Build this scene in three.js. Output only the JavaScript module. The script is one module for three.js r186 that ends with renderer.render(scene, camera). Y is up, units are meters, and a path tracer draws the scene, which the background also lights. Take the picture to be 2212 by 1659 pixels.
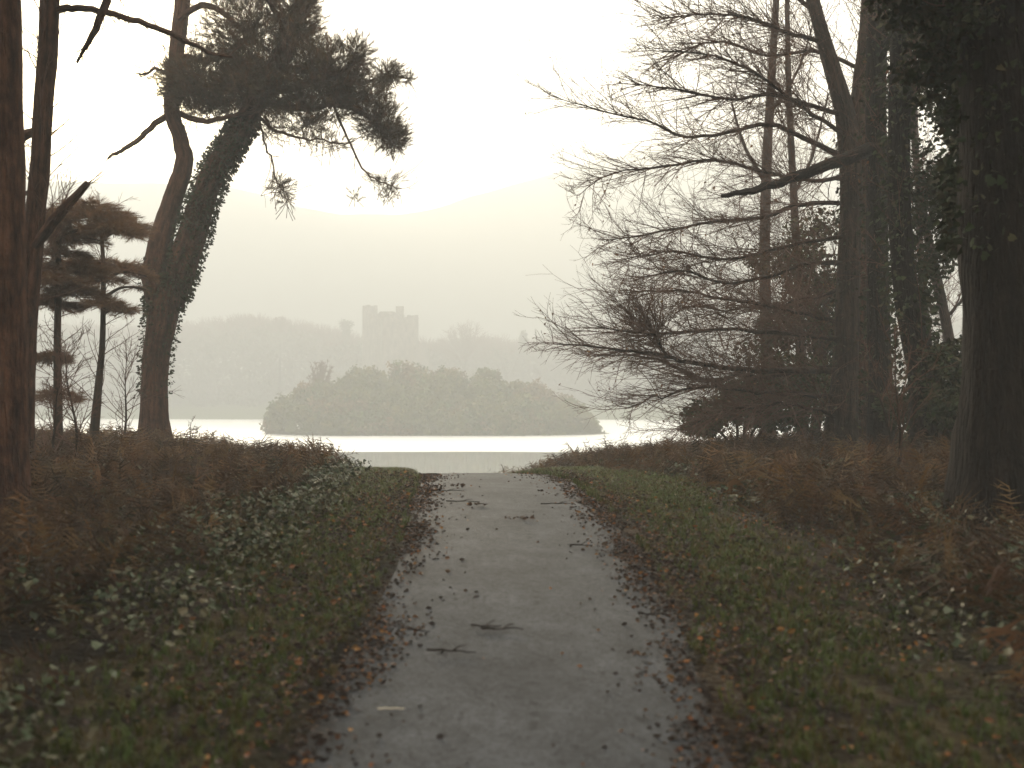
import * as THREE from 'three';
import { ImprovedNoise } from 'three/addons/math/ImprovedNoise.js';

// ---------------------------------------------------------------- camera, sky, sun, exposure
const scene = new THREE.Scene();
const EYE = new THREE.Vector3(0, 1.7, 0);
const F = 2372, CX = 1106, CY = 829.5, HORIZON = 862;          // focal length and centre in picture units (width 2212)
const PITCH = Math.atan((HORIZON - CY) / F);
const camera = new THREE.PerspectiveCamera(2 * Math.atan(CY / F) * 180 / Math.PI, 4 / 3, 0.1, 3000);
camera.position.copy(EYE);
camera.lookAt(0, EYE.y + Math.tan(PITCH), -1);
camera.focus = 19;
camera.userData.fStop = 1.8;

const renderer = new THREE.WebGLRenderer({ antialias: true });
renderer.toneMapping = THREE.LinearToneMapping;
renderer.toneMappingExposure = 3.85;
renderer.shadowMap.enabled = true;

const SUN_AZ = -20.5 * Math.PI / 180, SUN_EL = 14 * Math.PI / 180;
const SUN = new THREE.Vector3(Math.sin(SUN_AZ) * Math.cos(SUN_EL), Math.sin(SUN_EL), -Math.cos(SUN_AZ) * Math.cos(SUN_EL));
const perlin = new ImprovedNoise();
const fbm = (x, y, z, n = 4) => { let s = 0, a = 0.5, t = 0; for (let i = 0; i < n; i++) { s += a * perlin.noise(x, y, z); t += a; x *= 2.03; y *= 2.03; z *= 2.03; a *= 0.5; } return s / t; };
const clamp = (x, a = 0, b = 1) => Math.min(b, Math.max(a, x));
const lerp = (a, b, t) => a + (b - a) * t;
const sstep = (a, b, x) => { const t = clamp((x - a) / (b - a)); return t * t * (3 - 2 * t); };
{
  const W = 1024, H = 512, d = new Float32Array(W * H * 4), v = new THREE.Vector3();
  for (let j = 0; j < H; j++) for (let i = 0; i < W; i++) {
    const el = ((j + 0.5) / H - 0.5) * Math.PI, az = ((i + 0.5) / W - 0.5) * 2 * Math.PI;
    v.set(Math.cos(el) * Math.cos(az), Math.sin(el), Math.cos(el) * Math.sin(az));
    const up = clamp(v.y);
    // a thin, even overcast: creamy low down, a cooler grey towards the zenith
    const k = (1 + 2 * up) / 3;                                    // the common law of an overcast sky
    let r = 1.42 * k * lerp(1.04, 1.02, up), g = 1.42 * k, b = 1.42 * k * lerp(0.88, 0.93, up);
    const q = 1 / (up + 0.12);
    const c = 1 + 0.16 * fbm(v.x * q * 0.9 + 7, v.z * q * 0.9, 2.2, 5);
    r *= c; g *= c; b *= c;
    // the veiled sun and the glow of the air round it
    const a = Math.acos(clamp(v.dot(SUN), -1, 1)) * 180 / Math.PI;
    const halo = 26 * Math.exp(-a * a / 5) + 5 * Math.exp(-a / 5) + 0.7 * Math.exp(-a / 22);
    r += halo; g += halo * 0.8; b += halo * 0.46;
    const o = (j * W + i) * 4; d[o] = r; d[o + 1] = g; d[o + 2] = b; d[o + 3] = 1;
  }
  const t = new THREE.DataTexture(d, W, H, THREE.RGBAFormat, THREE.FloatType);
  t.mapping = THREE.EquirectangularReflectionMapping; t.magFilter = t.minFilter = THREE.LinearFilter; t.needsUpdate = true;
  scene.background = t; scene.environment = t;
}
const sun = new THREE.DirectionalLight(new THREE.Color().setRGB(1, 0.84, 0.61), 5);
sun.position.copy(SUN).multiplyScalar(120); sun.castShadow = true; sun.shadow.radius = 14;
sun.shadow.mapSize.set(2048, 2048);
Object.assign(sun.shadow.camera, { left: -60, right: 60, top: 60, bottom: -60, near: 1, far: 400 });
scene.add(sun, sun.target);
scene.fog = new THREE.FogExp2(new THREE.Color().setRGB(0.985, 1, 0.98), 0.0041);

// ---------------------------------------------------------------- helpers
function rng(seed) { let a = seed >>> 0; return () => { a = (a + 0x6D2B79F5) | 0; let t = Math.imul(a ^ (a >>> 15), 1 | a); t = (t + Math.imul(t ^ (t >>> 7), 61 | t)) ^ t; return ((t ^ (t >>> 14)) >>> 0) / 4294967296; }; }
const V = (x, y, z) => new THREE.Vector3(x, y, z);
const cp = Math.cos(PITCH), sp = Math.sin(PITCH);
// a point of the place from where it is seen in the photograph and how far ahead it stands
function at(px, py, dist) {
  const x = (px - CX) / F, y = (CY - py) / F;
  const fy = y * cp + sp, fz = cp - y * sp;
  return V(EYE.x + x / fz * dist, EYE.y + fy / fz * dist, -dist);
}
const used = {};
function numbered(name) { const n = used[name] = (used[name] ?? -1) + 1; return n ? `${name}_${String(n).padStart(3, '0')}` : name; }
function tag(o, label, category, group, kind) {
  o.userData.label = label; if (category) o.userData.category = category;
  if (group) o.userData.group = group; if (kind) o.userData.kind = kind; return o;
}
function thing(name, label, category, group, pos) {
  const o = new THREE.Group(); o.name = numbered(name); if (pos) o.position.copy(pos);
  tag(o, label, category, group); scene.add(o); return o;
}
class MB {                                                       // collects tubes and faces in world places, builds one mesh
  constructor() { this.p = []; this.n = []; this.u = []; this.i = []; }
  tube(pts, rad, sides = 6, rough = 0, seed = 0, capEnd = false) {
    const base = this.p.length / 3, T = V(), N = V(1, 0, 0), B = V(), q = new THREE.Quaternion(), prev = V(), tmp = V();
    let len = 0;
    for (let k = 0; k < pts.length; k++) {
      const a = pts[Math.max(0, k - 1)], b = pts[Math.min(pts.length - 1, k + 1)];
      T.subVectors(b, a).normalize();
      if (k === 0) { N.set(0.31, 0.1, 0.95); if (Math.abs(T.dot(N)) > 0.9) N.set(1, 0, 0); N.addScaledVector(T, -N.dot(T)).normalize(); }
      else { q.setFromUnitVectors(prev, T); N.applyQuaternion(q); N.addScaledVector(T, -N.dot(T)).normalize(); len += pts[k].distanceTo(pts[k - 1]); }
      prev.copy(T); B.crossVectors(T, N);
      for (let s = 0; s <= sides; s++) {
        const w = s / sides * Math.PI * 2, c = Math.cos(w), d = Math.sin(w);
        let r = rad[k];
        if (rough) r *= 1 + rough * fbm(c * 1.3 + seed, d * 1.3, len * 1.1, 3) + rough * 0.5 * perlin.noise(c * 4 + seed, d * 4, len * 2.5);
        tmp.set(0, 0, 0).addScaledVector(N, c).addScaledVector(B, d);
        this.p.push(pts[k].x + tmp.x * r, pts[k].y + tmp.y * r, pts[k].z + tmp.z * r);
        this.n.push(tmp.x, tmp.y, tmp.z);
        this.u.push(w * rad[0], len);
      }
    }
    const m = sides + 1;
    for (let k = 0; k + 1 < pts.length; k++) for (let s = 0; s < sides; s++) {
      const a = base + k * m + s, b = a + m;
      this.i.push(a, a + 1, b, a + 1, b + 1, b);
    }
    if (capEnd) {
      const c = this.p.length / 3, e = pts[pts.length - 1], k = base + (pts.length - 1) * m;
      this.p.push(e.x, e.y, e.z); this.n.push(prev.x, prev.y, prev.z); this.u.push(0, len);
      for (let s = 0; s < sides; s++) this.i.push(k + s, k + s + 1, c);
    }
    return this;
  }
  poly(corners, normal) {                                        // a flat fan
    const b = this.p.length / 3;
    const n = normal ?? V().crossVectors(V().subVectors(corners[1], corners[0]), V().subVectors(corners[2], corners[0])).normalize();
    for (const c of corners) { this.p.push(c.x, c.y, c.z); this.n.push(n.x, n.y, n.z); this.u.push(c.x + c.z, c.y); }
    for (let k = 1; k + 1 < corners.length; k++) this.i.push(b, b + k, b + k + 1);
    return this;
  }
  geometry(origin) {
    const g = new THREE.BufferGeometry();
    const p = new Float32Array(this.p);
    if (origin) for (let k = 0; k < p.length; k += 3) { p[k] -= origin.x; p[k + 1] -= origin.y; p[k + 2] -= origin.z; }
    g.setAttribute('position', new THREE.BufferAttribute(p, 3));
    g.setAttribute('normal', new THREE.BufferAttribute(new Float32Array(this.n), 3));
    g.setAttribute('uv', new THREE.BufferAttribute(new Float32Array(this.u), 2));
    g.setIndex(this.i); return g;
  }
  build(name, mat, parent, kind) {
    const m = new THREE.Mesh(this.geometry(parent === scene ? null : parent.position), mat);
    m.name = parent === scene ? numbered(name) : name; if (kind) m.userData.kind = kind; parent.add(m); return m;
  }
}
function smooth(points, n) {                                     // [Vector3, radius] list -> sampled curve and radii
  const c = new THREE.CatmullRomCurve3(points.map(p => p[0]), false, 'centripetal');
  const pts = [], rad = [];
  for (let k = 0; k <= n; k++) {
    const t = k / n, f = t * (points.length - 1), a = Math.min(points.length - 2, Math.floor(f));
    pts.push(c.getPoint(t)); rad.push(lerp(points[a][1], points[a + 1][1], f - a));
  }
  return { pts, rad };
}
// list of [px, py, width in picture units, distance] -> curve in the place
const seen = (list, d0) => list.map(([px, py, w, d]) => [at(px, py, d ?? d0), w * (d ?? d0) / F / 2]);
let baked = 0;
const tintable = new Map();
function instanced(name, geo, mat, list, parent, kind = 'stuff', keep = false) {   // list of {m: Matrix4, c: Color}; joined into one mesh while that stays cheap
  const off = parent === scene ? null : new THREE.Matrix4().makeTranslation(-parent.position.x, -parent.position.y, -parent.position.z);
  const nt = geo.index.count / 3 * list.length;
  let im;
  if (!keep && baked + nt < 1.45e6) {
    baked += nt;
    const P = geo.attributes.position.array, N = geo.attributes.normal.array, I = geo.index.array, nv = P.length / 3, n = list.length;
    const p = new Float32Array(nv * n * 3), q = new Float32Array(nv * n * 3), c = new Float32Array(nv * n * 3), ix = new Uint32Array(I.length * n);
    const m = new THREE.Matrix4();
    list.forEach((e, k) => {
      if (off) m.multiplyMatrices(off, e.m); else m.copy(e.m);
      const t = m.elements, l0 = 1 / Math.hypot(t[0], t[1], t[2]), o = k * nv;
      for (let v = 0; v < nv; v++) {
        const x = P[v * 3], y = P[v * 3 + 1], z = P[v * 3 + 2], a = N[v * 3], b = N[v * 3 + 1], d = N[v * 3 + 2], w = (o + v) * 3;
        p[w] = t[0] * x + t[4] * y + t[8] * z + t[12]; p[w + 1] = t[1] * x + t[5] * y + t[9] * z + t[13]; p[w + 2] = t[2] * x + t[6] * y + t[10] * z + t[14];
        q[w] = (t[0] * a + t[4] * b + t[8] * d) * l0; q[w + 1] = (t[1] * a + t[5] * b + t[9] * d) * l0; q[w + 2] = (t[2] * a + t[6] * b + t[10] * d) * l0;
        c[w] = e.c ? e.c.r : 1; c[w + 1] = e.c ? e.c.g : 1; c[w + 2] = e.c ? e.c.b : 1;
      }
      for (let j = 0; j < I.length; j++) ix[k * I.length + j] = I[j] + o;
    });
    const g = new THREE.BufferGeometry();
    g.setAttribute('position', new THREE.BufferAttribute(p, 3)); g.setAttribute('normal', new THREE.BufferAttribute(q, 3)); g.setAttribute('color', new THREE.BufferAttribute(c, 3)); g.setIndex(new THREE.BufferAttribute(ix, 1));
    if (!tintable.has(mat)) { const v = mat.clone(); v.vertexColors = true; tintable.set(mat, v); }
    im = new THREE.Mesh(g, tintable.get(mat));
  } else {
    im = new THREE.InstancedMesh(geo, mat, list.length);
    list.forEach((e, k) => { im.setMatrixAt(k, off ? off.clone().multiply(e.m) : e.m); if (e.c) im.setColorAt(k, e.c); });
  }
  im.name = parent === scene ? numbered(name) : name; im.userData.kind = kind;
  parent.add(im); return im;
}
const Q = new THREE.Quaternion(), S = V(), E = new THREE.Euler(), UPV = V(0, 1, 0);
function placed(pos, dir, spin, scale, sy) {                     // y axis of the piece along dir, spun about it
  Q.setFromUnitVectors(UPV, dir); const q2 = new THREE.Quaternion().setFromAxisAngle(UPV, spin); Q.multiply(q2);
  return new THREE.Matrix4().compose(pos, Q, S.set(scale, sy ?? scale, scale));
}
const col = (r, g, b) => new THREE.Color().setRGB(r, g, b);
const tint = (R, c, amt) => { const k = 1 + (R() - 0.5) * amt; return col(c[0] * k * (1 + (R() - 0.5) * amt * 0.4), c[1] * k, c[2] * k * (1 + (R() - 0.5) * amt * 0.4)); };
const rdir = R => { const z = R() * 2 - 1, a = R() * 6.2832, r = Math.sqrt(1 - z * z); return V(r * Math.cos(a), z, r * Math.sin(a)); };

// ---------------------------------------------------------------- textures and materials
function texture(size, fn, srgb) {                               // fn(u, v) -> [r, g, b] 0..1 (sRGB values for colour maps)
  const d = new Uint8Array(size * size * 4);
  for (let j = 0; j < size; j++) for (let i = 0; i < size; i++) {
    const c = fn(i / size, j / size), o = (j * size + i) * 4;
    d[o] = clamp(c[0]) * 255; d[o + 1] = clamp(c[1]) * 255; d[o + 2] = clamp(c[2]) * 255; d[o + 3] = 255;
  }
  const t = new THREE.DataTexture(d, size, size); t.wrapS = t.wrapT = THREE.RepeatWrapping;
  t.magFilter = THREE.LinearFilter; t.minFilter = THREE.LinearMipmapLinearFilter; t.generateMipmaps = true;
  if (srgb) t.colorSpace = THREE.SRGBColorSpace; t.needsUpdate = true; return t;
}
const TAU = Math.PI * 2;
// seamless noise: four-dimensional torus folded into three by two offsets
const tile = (u, v, f, s, n = 4) => { const a = u * TAU, b = v * TAU, r = f / TAU; return 0.5 * (fbm(Math.cos(a) * r + s, Math.sin(a) * r, Math.cos(b) * r + s, n) + fbm(Math.sin(b) * r + s * 1.7, Math.cos(a) * r + 3.1, Math.sin(b + a) * r * 0.7 + s, n)); };
const h2 = (i, j, s) => { const x = Math.sin(i * 127.1 + j * 311.7 + s * 74.7) * 43758.5453; return x - Math.floor(x); };
const grey = v => [v, v, v];
const barkBump = texture(256, (u, v) => grey(0.5 + 1.6 * tile(u, v * 0.3 + 0.1 * Math.sin(u * TAU), 22, 3, 3) * 0.8 + 0.5 * tile(u, v, 30, 8, 2)));
const barkMap = texture(256, (u, v) => { const n = 0.72 + 0.9 * tile(u, v, 10, 5) + 0.25 * (h2(Math.floor(u * 256), Math.floor(v * 256), 1) - 0.5); return [n, n * 0.97, n * 0.94]; }, true);
const soilMap = texture(512, (u, v) => { const n = 0.62 + 1.1 * tile(u, v, 9, 2, 5), g = h2(Math.floor(u * 512), Math.floor(v * 512), 4) * 0.22; return [n + g, n * 0.96 + g, n * 0.88 + g]; }, true);
const soilBump = texture(512, (u, v) => grey(0.5 + 1.2 * tile(u, v, 26, 6, 5)));
const asphaltMap = texture(1024, (u, v) => {
  const X = u * 1024, Y = v * 1024; let q = 0.70 + 0.5 * tile(u, v, 7, 11, 5) + 0.35 * tile(u, v, 60, 21, 3);
  q += (h2(Math.floor(X), Math.floor(Y), 2) - 0.5) * 0.2 + (h2(Math.floor(X / 4), Math.floor(Y / 4), 3) - 0.5) * 0.26 + (h2(Math.floor(X / 8), Math.floor(Y / 7), 6) > 0.975 ? -0.25 : 0) + (h2(Math.floor(X / 5), Math.floor(Y / 6), 8) > 0.985 ? 0.2 : 0);
  const st = tile(u, v, 34, 31, 2); if (st > 0.2) q -= (st - 0.2) * 1.6;
  const cr = Math.abs(tile(u, v, 9, 41, 4)); if (cr < 0.006) q -= 0.16 * (1 - cr / 0.006);
  return [q, q * 0.985, q * 0.965];
}, true);
const asphaltBump = texture(1024, (u, v) => grey(0.5 + 0.5 * (h2(Math.floor(u * 512), Math.floor(v * 512), 9) - 0.5) + 0.7 * tile(u, v, 40, 4, 3)));
const stoneMap = texture(256, (u, v) => { const n = 0.72 + 0.9 * tile(u, v, 8, 15, 5) + 0.2 * (h2(Math.floor(u * 40), Math.floor(v * 60), 7) - 0.5); return [n, n * 0.98, n * 0.94]; }, true);
const rep = (t, x, y = x) => { const c = t.clone(); c.repeat.set(x, y); c.needsUpdate = true; return c; };

const std = (c, o = {}) => new THREE.MeshPhysicalMaterial({ color: col(...c), roughness: 1, specularIntensity: 0.25, side: THREE.DoubleSide, ...o });
const phys = (c, o = {}) => new THREE.MeshPhysicalMaterial({ color: col(...c), roughness: 0.9, specularIntensity: 0.3, side: THREE.DoubleSide, ...o });
const M = {
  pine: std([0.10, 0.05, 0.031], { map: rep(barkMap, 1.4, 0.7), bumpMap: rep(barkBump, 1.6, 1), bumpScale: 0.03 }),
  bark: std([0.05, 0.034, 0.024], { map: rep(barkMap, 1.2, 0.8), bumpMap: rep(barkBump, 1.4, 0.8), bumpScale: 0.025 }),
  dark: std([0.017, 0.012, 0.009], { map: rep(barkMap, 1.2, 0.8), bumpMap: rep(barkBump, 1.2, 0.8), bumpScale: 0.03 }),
  twig: std([0.085, 0.046, 0.031]),
  needle: phys([0.055, 0.036, 0.015], { roughness: 0.7, transmission: 0.25 }),
  cedar: phys([0.125, 0.066, 0.031], { roughness: 0.8, transmission: 0.45 }),
  leaf: phys([1, 1, 1], { roughness: 0.75, transmission: 0.35 }),
  ivy: phys([1, 1, 1], { roughness: 0.8, specularIntensity: 0.15 }),
  creeper: phys([1, 1, 1], { roughness: 0.5, specularIntensity: 0.42 }),
  fern: phys([1, 1, 1], { roughness: 0.95, transmission: 0.3 }),
  grass: phys([1, 1, 1], { roughness: 0.6, transmission: 0.35 }),
  far: phys([1, 1, 1], { roughness: 1, transmission: 0.2 }),
  stone: std([0.15, 0.14, 0.125], { map: rep(stoneMap, 0.12) }),
  hole: std([0.02, 0.02, 0.02]),
};

// ---------------------------------------------------------------- the lie of the land
const LAKE = -3.3;
function pathY(d) {
  if (d < -4) return -0.34;
  if (d < 7) return 0.085 * d;
  const e = 0.205 / 11, k = Math.min(d, 18) - 7;
  let y = 0.595 + 0.085 * k - e * k * k / 2;
  if (d > 18) y -= 0.12 * (d - 18);
  return y;
}
const pathX = d => d < 0 ? -0.12 * sstep(0, -8, d) : (-0.035 * sstep(0, 3, d) + 0.095 * Math.sin(clamp((d - 3.6) / 6.5) * Math.PI) - 0.0135 * Math.pow(Math.max(0, d - 8.5), 1.85));
const PW = 0.84;                                                  // half the width of the path
const sideY = d => d < 11 ? 0.42 + 0.034 * Math.max(d, -8) : d < 20 ? 0.794 - 0.008 * (d - 11) : 0.722 - 0.12 * (d - 20);
function groundY(x, z) {
  const d = -z;
  if (d < 215) {
    const s = Math.abs(x - pathX(d)) - PW;
    const py = pathY(d) + (s < 0 ? -0.012 : 0);
    let y = lerp(py, sideY(d), sstep(0.05, 4.2, s)) + 0.16 * sstep(3.5, 8, s) * sstep(4, 14, d) * (1 - sstep(20, 30, d));
    const n = sstep(0.1, 1.2, s);
    y += n * (0.10 * fbm(x * 0.5, z * 0.5, 1.3, 3) + 0.03 * fbm(x * 2.2, z * 2.2, 4, 2)) + 0.5 * sstep(8, 25, s) * fbm(x * 0.07, z * 0.07, 9, 3);
    y -= 0.03 * (1 - sstep(-0.3, 0.25, s));                       // the path lies in a shallow bed
    return Math.max(y, -6);
  }
  // far shore: a field that rises to a wooded rise
  const shore = 272 + 14 * fbm(x * 0.012, 0.4, 2, 3) - 10 * sstep(-40, 40, x);
  return clamp(LAKE + (d - shore) * 0.11, -6, 3) + 9 * sstep(20, 130, d - shore);
}
const lines = (a) => { const o = []; for (const [from, to, step] of a) for (let v = from; v < to - 1e-6; v += step) o.push(v); o.push(a[a.length - 1][1]); return o; };
function sheet(xs, zs, fy, uvs = 1) {
  const p = [], u = [], idx = [], w = xs.length;
  for (const z of zs) for (const x of xs) { p.push(x, fy(x, z), z); u.push(x * uvs, -z * uvs); }
  for (let j = 0; j + 1 < zs.length; j++) for (let i = 0; i + 1 < w; i++) { const a = j * w + i, b = a + w; idx.push(a, b, a + 1, a + 1, b, b + 1); }
  const g = new THREE.BufferGeometry();
  g.setAttribute('position', new THREE.Float32BufferAttribute(p, 3)); g.setAttribute('uv', new THREE.Float32BufferAttribute(u, 2));
  g.setIndex(idx); g.computeVertexNormals();
  if (g.attributes.normal.getY(0) < 0) { const ix = g.index.array; for (let k = 0; k < ix.length; k += 3) { const t = ix[k]; ix[k] = ix[k + 1]; ix[k + 1] = t; } g.computeVertexNormals(); }
  return g;
}
function structure(name, geo, mat, label) { const m = new THREE.Mesh(geo, mat); m.name = name; tag(m, label, name.replace(/_/g, ' '), null, 'structure'); scene.add(m); return m; }
{
  const xs = lines([[-400, -60, 12], [-60, -14, 2], [-14, -5, 0.5], [-5, 5, 0.12], [5, 14, 0.5], [14, 60, 2], [60, 400, 12]]);
  const zs = lines([[-430, -215, 6], [-215, -80, 8], [-80, -30, 1.5], [-30, -20, 0.5], [-20, 2, 0.16], [2, 14, 0.5], [14, 60, 3]]);
  const g = sheet(xs, zs, groundY);
  const c = [], p = g.attributes.position;
  for (let k = 0; k < p.count; k++) {
    const x = p.getX(k), z = p.getZ(k), n = fbm(x * 0.7, z * 0.7, 3, 3), m = clamp(0.5 + 1.5 * n);
    if (-z > 215) c.push(0.10, 0.13, 0.055); else c.push(lerp(0.03, 0.034, m), lerp(0.02, 0.03, m), lerp(0.013, 0.015, m));
  }
  g.setAttribute('color', new THREE.Float32BufferAttribute(c, 3));
  structure('ground', g, new THREE.MeshPhysicalMaterial({ vertexColors: true, roughness: 1, specularIntensity: 0.2, map: rep(soilMap, 0.6), bumpMap: rep(soilBump, 0.8), bumpScale: 0.04 }), 'brown leafy woodland ground sloping down to the lake');
}
{ // the path: a cambered strip of worn tarmac
  const p = [], u = [], idx = [], c = [], R = rng(5), n = 41;
  const ds = lines([[-14, 0, 0.5], [0, 22, 0.15], [22, 44, 0.6]]);
  ds.forEach((d, j) => {
    const dx = (pathX(d + 0.1) - pathX(d - 0.1)) / 0.2, l = Math.hypot(1, dx);
    for (let i = 0; i < n; i++) {
      const t = i / (n - 1) * 2 - 1, edge = Math.abs(t) > 0.99 ? 0.06 * fbm(d * 1.7, t * 3, 6, 3) : 0;
      const s = (t + edge) * PW * lerp(1, 1.3, sstep(8, 15, d));
      p.push(pathX(d) + s / l, pathY(d) + 0.03 * (1 - t * t) - 0.02 + 0.006 * fbm(s * 1.5, d * 1.2, 2, 2), -d + s * dx / l);
      u.push(s, d);
      // one grey tarmac, patchy; leaf mulch and mud lie on it in tongues along both edges
      const m = 1 + 0.5 * fbm(s * 2.2, d * 1.1, 8, 4), mud = sstep(0.0, 0.22, Math.abs(t) - 0.8 + 0.55 * fbm(s * 4, d * 2.2, 12, 5));
      c.push(lerp(0.052 * m, 0.018, mud), lerp(0.056 * m, 0.014, mud), lerp(0.064 * m, 0.012, mud));
    }
    if (j) for (let i = 0; i + 1 < n; i++) { const a = (j - 1) * n + i, b = a + n; idx.push(a, a + 1, b, a + 1, b + 1, b); }
  });
  const g = new THREE.BufferGeometry();
  g.setAttribute('position', new THREE.Float32BufferAttribute(p, 3)); g.setAttribute('uv', new THREE.Float32BufferAttribute(u, 2)); g.setAttribute('color', new THREE.Float32BufferAttribute(c, 3));
  g.setIndex(idx); g.computeVertexNormals();
  structure('path', g, new THREE.MeshPhysicalMaterial({ vertexColors: true, roughness: 0.8, specularIntensity: 0.5, map: rep(asphaltMap, 0.55), bumpMap: rep(asphaltBump, 0.8), bumpScale: 0.007 }), 'grey tarmac path rising to a crest above the lake');
}
{ // the lake: wind ripples beyond a line, calm water this side of it
  const rough = texture(512, (u, v) => { const x = (u - 0.5) * 640, d = 35 + v * 300, line = 104 + 5 * fbm(x * 0.02, 1, 3, 3) - x * 0.03; return grey(lerp(0.06, 0.46, sstep(line - 4, line + 3, d + 4 * fbm(x * 0.06, d * 0.3, 9, 3))) + 0.05 * fbm(x * 0.08, d * 0.5, 4, 3)); });
  rough.wrapS = rough.wrapT = THREE.ClampToEdgeWrapping;
  const g = new THREE.PlaneGeometry(640, 300); g.rotateX(-Math.PI / 2); g.translate(0, LAKE, -185);
  structure('lake', g, new THREE.MeshPhysicalMaterial({ color: col(0.62, 0.62, 0.6), metalness: 0.7, roughness: 1, roughnessMap: rough, ior: 1.6 }), 'still pale lake with a bright rippled band');
}
{ // hills across the lake
  const ridge = x => {                                            // heights over a 2212-wide view, at 520 m
    const px = CX + x / 520 * F, k = [[-900, 360], [-300, 380], [100, 392], [330, 396], [470, 398], [560, 420], [640, 447], [740, 463], [860, 466], [950, 452], [1050, 418], [1130, 393], [1200, 374], [1280, 350], [1450, 310], [1700, 300], [2000, 320], [2500, 360], [3200, 420]];
    let a = 0; while (a < k.length - 2 && px > k[a + 1][0]) a++;
    const t = clamp((px - k[a][0]) / (k[a + 1][0] - k[a][0])), py = lerp(k[a][1], k[a + 1][1], t);
    return (HORIZON - py) / F * 520 + EYE.y;
  };
  const g = sheet(lines([[-420, 420, 5]]), lines([[-620, -424, 6]]), (x, z) => {
    const d = -z, r = ridge(x) + 1.5 * fbm(x * 0.03, 2, 5, 3), t = d < 520 ? sstep(0, 1, Math.pow(clamp((d - 426) / 94), 0.8)) : 1 - 0.4 * sstep(520, 620, d);
    return 5 + (r - 5) * t * (1 + 0.03 * fbm(x * 0.02, z * 0.02, 8, 4) * (d < 518 ? 1 : 0));
  });
  structure('hills', g, std([0.07, 0.075, 0.05], { roughness: 1 }), 'pale mountains fading into mist beyond the lake');
}

// ---------------------------------------------------------------- pieces that are copied many times
function petal(list) {                                            // list of [x, y, z] fans -> geometry
  const b = new MB(); for (const f of list) b.poly(f.map(p => V(...p))); return b.geometry();
}
const LEAF = petal([[[0, 0, 0], [0.3, 0.36, 0.1], [0.22, 0.74, 0.07], [0, 1, -0.08]], [[0, 0, 0], [0, 1, -0.08], [-0.22, 0.74, 0.07], [-0.3, 0.36, 0.1]]]);
const IVYLEAF = petal([[[0, 0, 0], [0.42, 0.12, 0.08], [0.26, 0.4, 0.03], [0.3, 0.62, 0.08], [0, 1, 0]], [[0, 0, 0], [0, 1, 0], [-0.3, 0.62, 0.08], [-0.26, 0.4, 0.03], [-0.42, 0.12, 0.08]]]);
function tuft(seed, n, len, w, open, base = 0.3) {                // a spray of needles or blades round the y axis
  const R = rng(seed), b = new MB();
  for (let k = 0; k < n; k++) {
    const a = R() * TAU, o = open * (0.25 + 0.75 * R()), l = len * (0.7 + 0.5 * R()), y = base * len * R();
    const d = V(Math.sin(o) * Math.cos(a), Math.cos(o), Math.sin(o) * Math.sin(a)), s = V(-Math.sin(a), 0, Math.cos(a)).multiplyScalar(w);
    const p = V(0, y, 0), e = p.clone().addScaledVector(d, l);
    b.poly([p.clone().sub(s), p.clone().add(s), e]);
  }
  return b.geometry();
}
const NEEDLES = [tuft(1, 34, 0.10, 0.0032, 1.15, 1.5), tuft(2, 30, 0.09, 0.0032, 1.35, 1.7), tuft(3, 36, 0.11, 0.003, 1.0, 1.3)];
function blades(seed, n) {
  const R = rng(seed), b = new MB();
  for (let k = 0; k < n; k++) {
    const a = R() * TAU, l = 0.6 + 0.5 * R(), lean = 0.15 + 0.55 * R(), w = 0.035, x = (R() - 0.5) * 0.5, z = (R() - 0.5) * 0.5;
    const s = V(-Math.sin(a) * w, 0, Math.cos(a) * w), d = V(Math.cos(a), 0, Math.sin(a));
    const p = V(x, 0, z), m = p.clone().addScaledVector(d, lean * 0.35 * l).add(V(0, l * 0.6, 0)), e = p.clone().addScaledVector(d, lean * l).add(V(0, l * (0.95 - 0.3 * lean), 0));
    b.poly([p.clone().sub(s), p.clone().add(s), m.clone().addScaledVector(s, 0.8), m.clone().addScaledVector(s, -0.8)]);
    b.poly([m.clone().addScaledVector(s, -0.8), m.clone().addScaledVector(s, 0.8), e]);
  }
  return b.geometry();
}
function frond(seed, arch) {                                      // a withered fern frond, 1 long, arching towards +x, its leaflets curled thin
  const R = rng(seed), b = new MB(), n = 12, at_ = t => V(arch * t * t, t * (1 - 0.42 * arch * t), 0.05 * Math.sin(t * 5 + seed));
  const pts = []; for (let k = 0; k <= 4; k++) pts.push(at_(k / 4));
  b.tube(pts, pts.map((_, k) => 0.009 * (1 - k / 5)), 3);
  for (let k = 1; k < n; k++) for (const s of [-1, 1]) {
    const t = 0.2 + 0.8 * k / n, p = at_(t), l = 0.30 * Math.sin(Math.PI * Math.pow(1 - t * 0.92, 0.8)) * (0.35 + 1.0 * R());
    const out = V(0.3 * l + (R() - 0.5) * 0.16, (R() - 0.65) * 0.26, s * l * (0.5 + 0.6 * R()));
    b.poly([p.clone().add(V(0, 0.016, 0)), p.clone().add(out), p.clone().add(V(0.01, -0.016, 0))]);
  }
  return b.geometry();
}

// ---------------------------------------------------------------- trees: twigs, ivy, needles
function wander(p, dir, len, segs, wob, lift, R) {
  const pts = [p.clone()], d = dir.clone(); let q = p.clone();
  for (let k = 0; k < segs; k++) { d.add(rdir(R).multiplyScalar(wob)); d.y += lift; d.normalize(); q = q.clone().addScaledVector(d, len / segs); pts.push(q); }
  return pts;
}
const fall = (r0, r1, n) => Array.from({ length: n }, (_, k) => lerp(r0, r1, k / (n - 1)));
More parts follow.
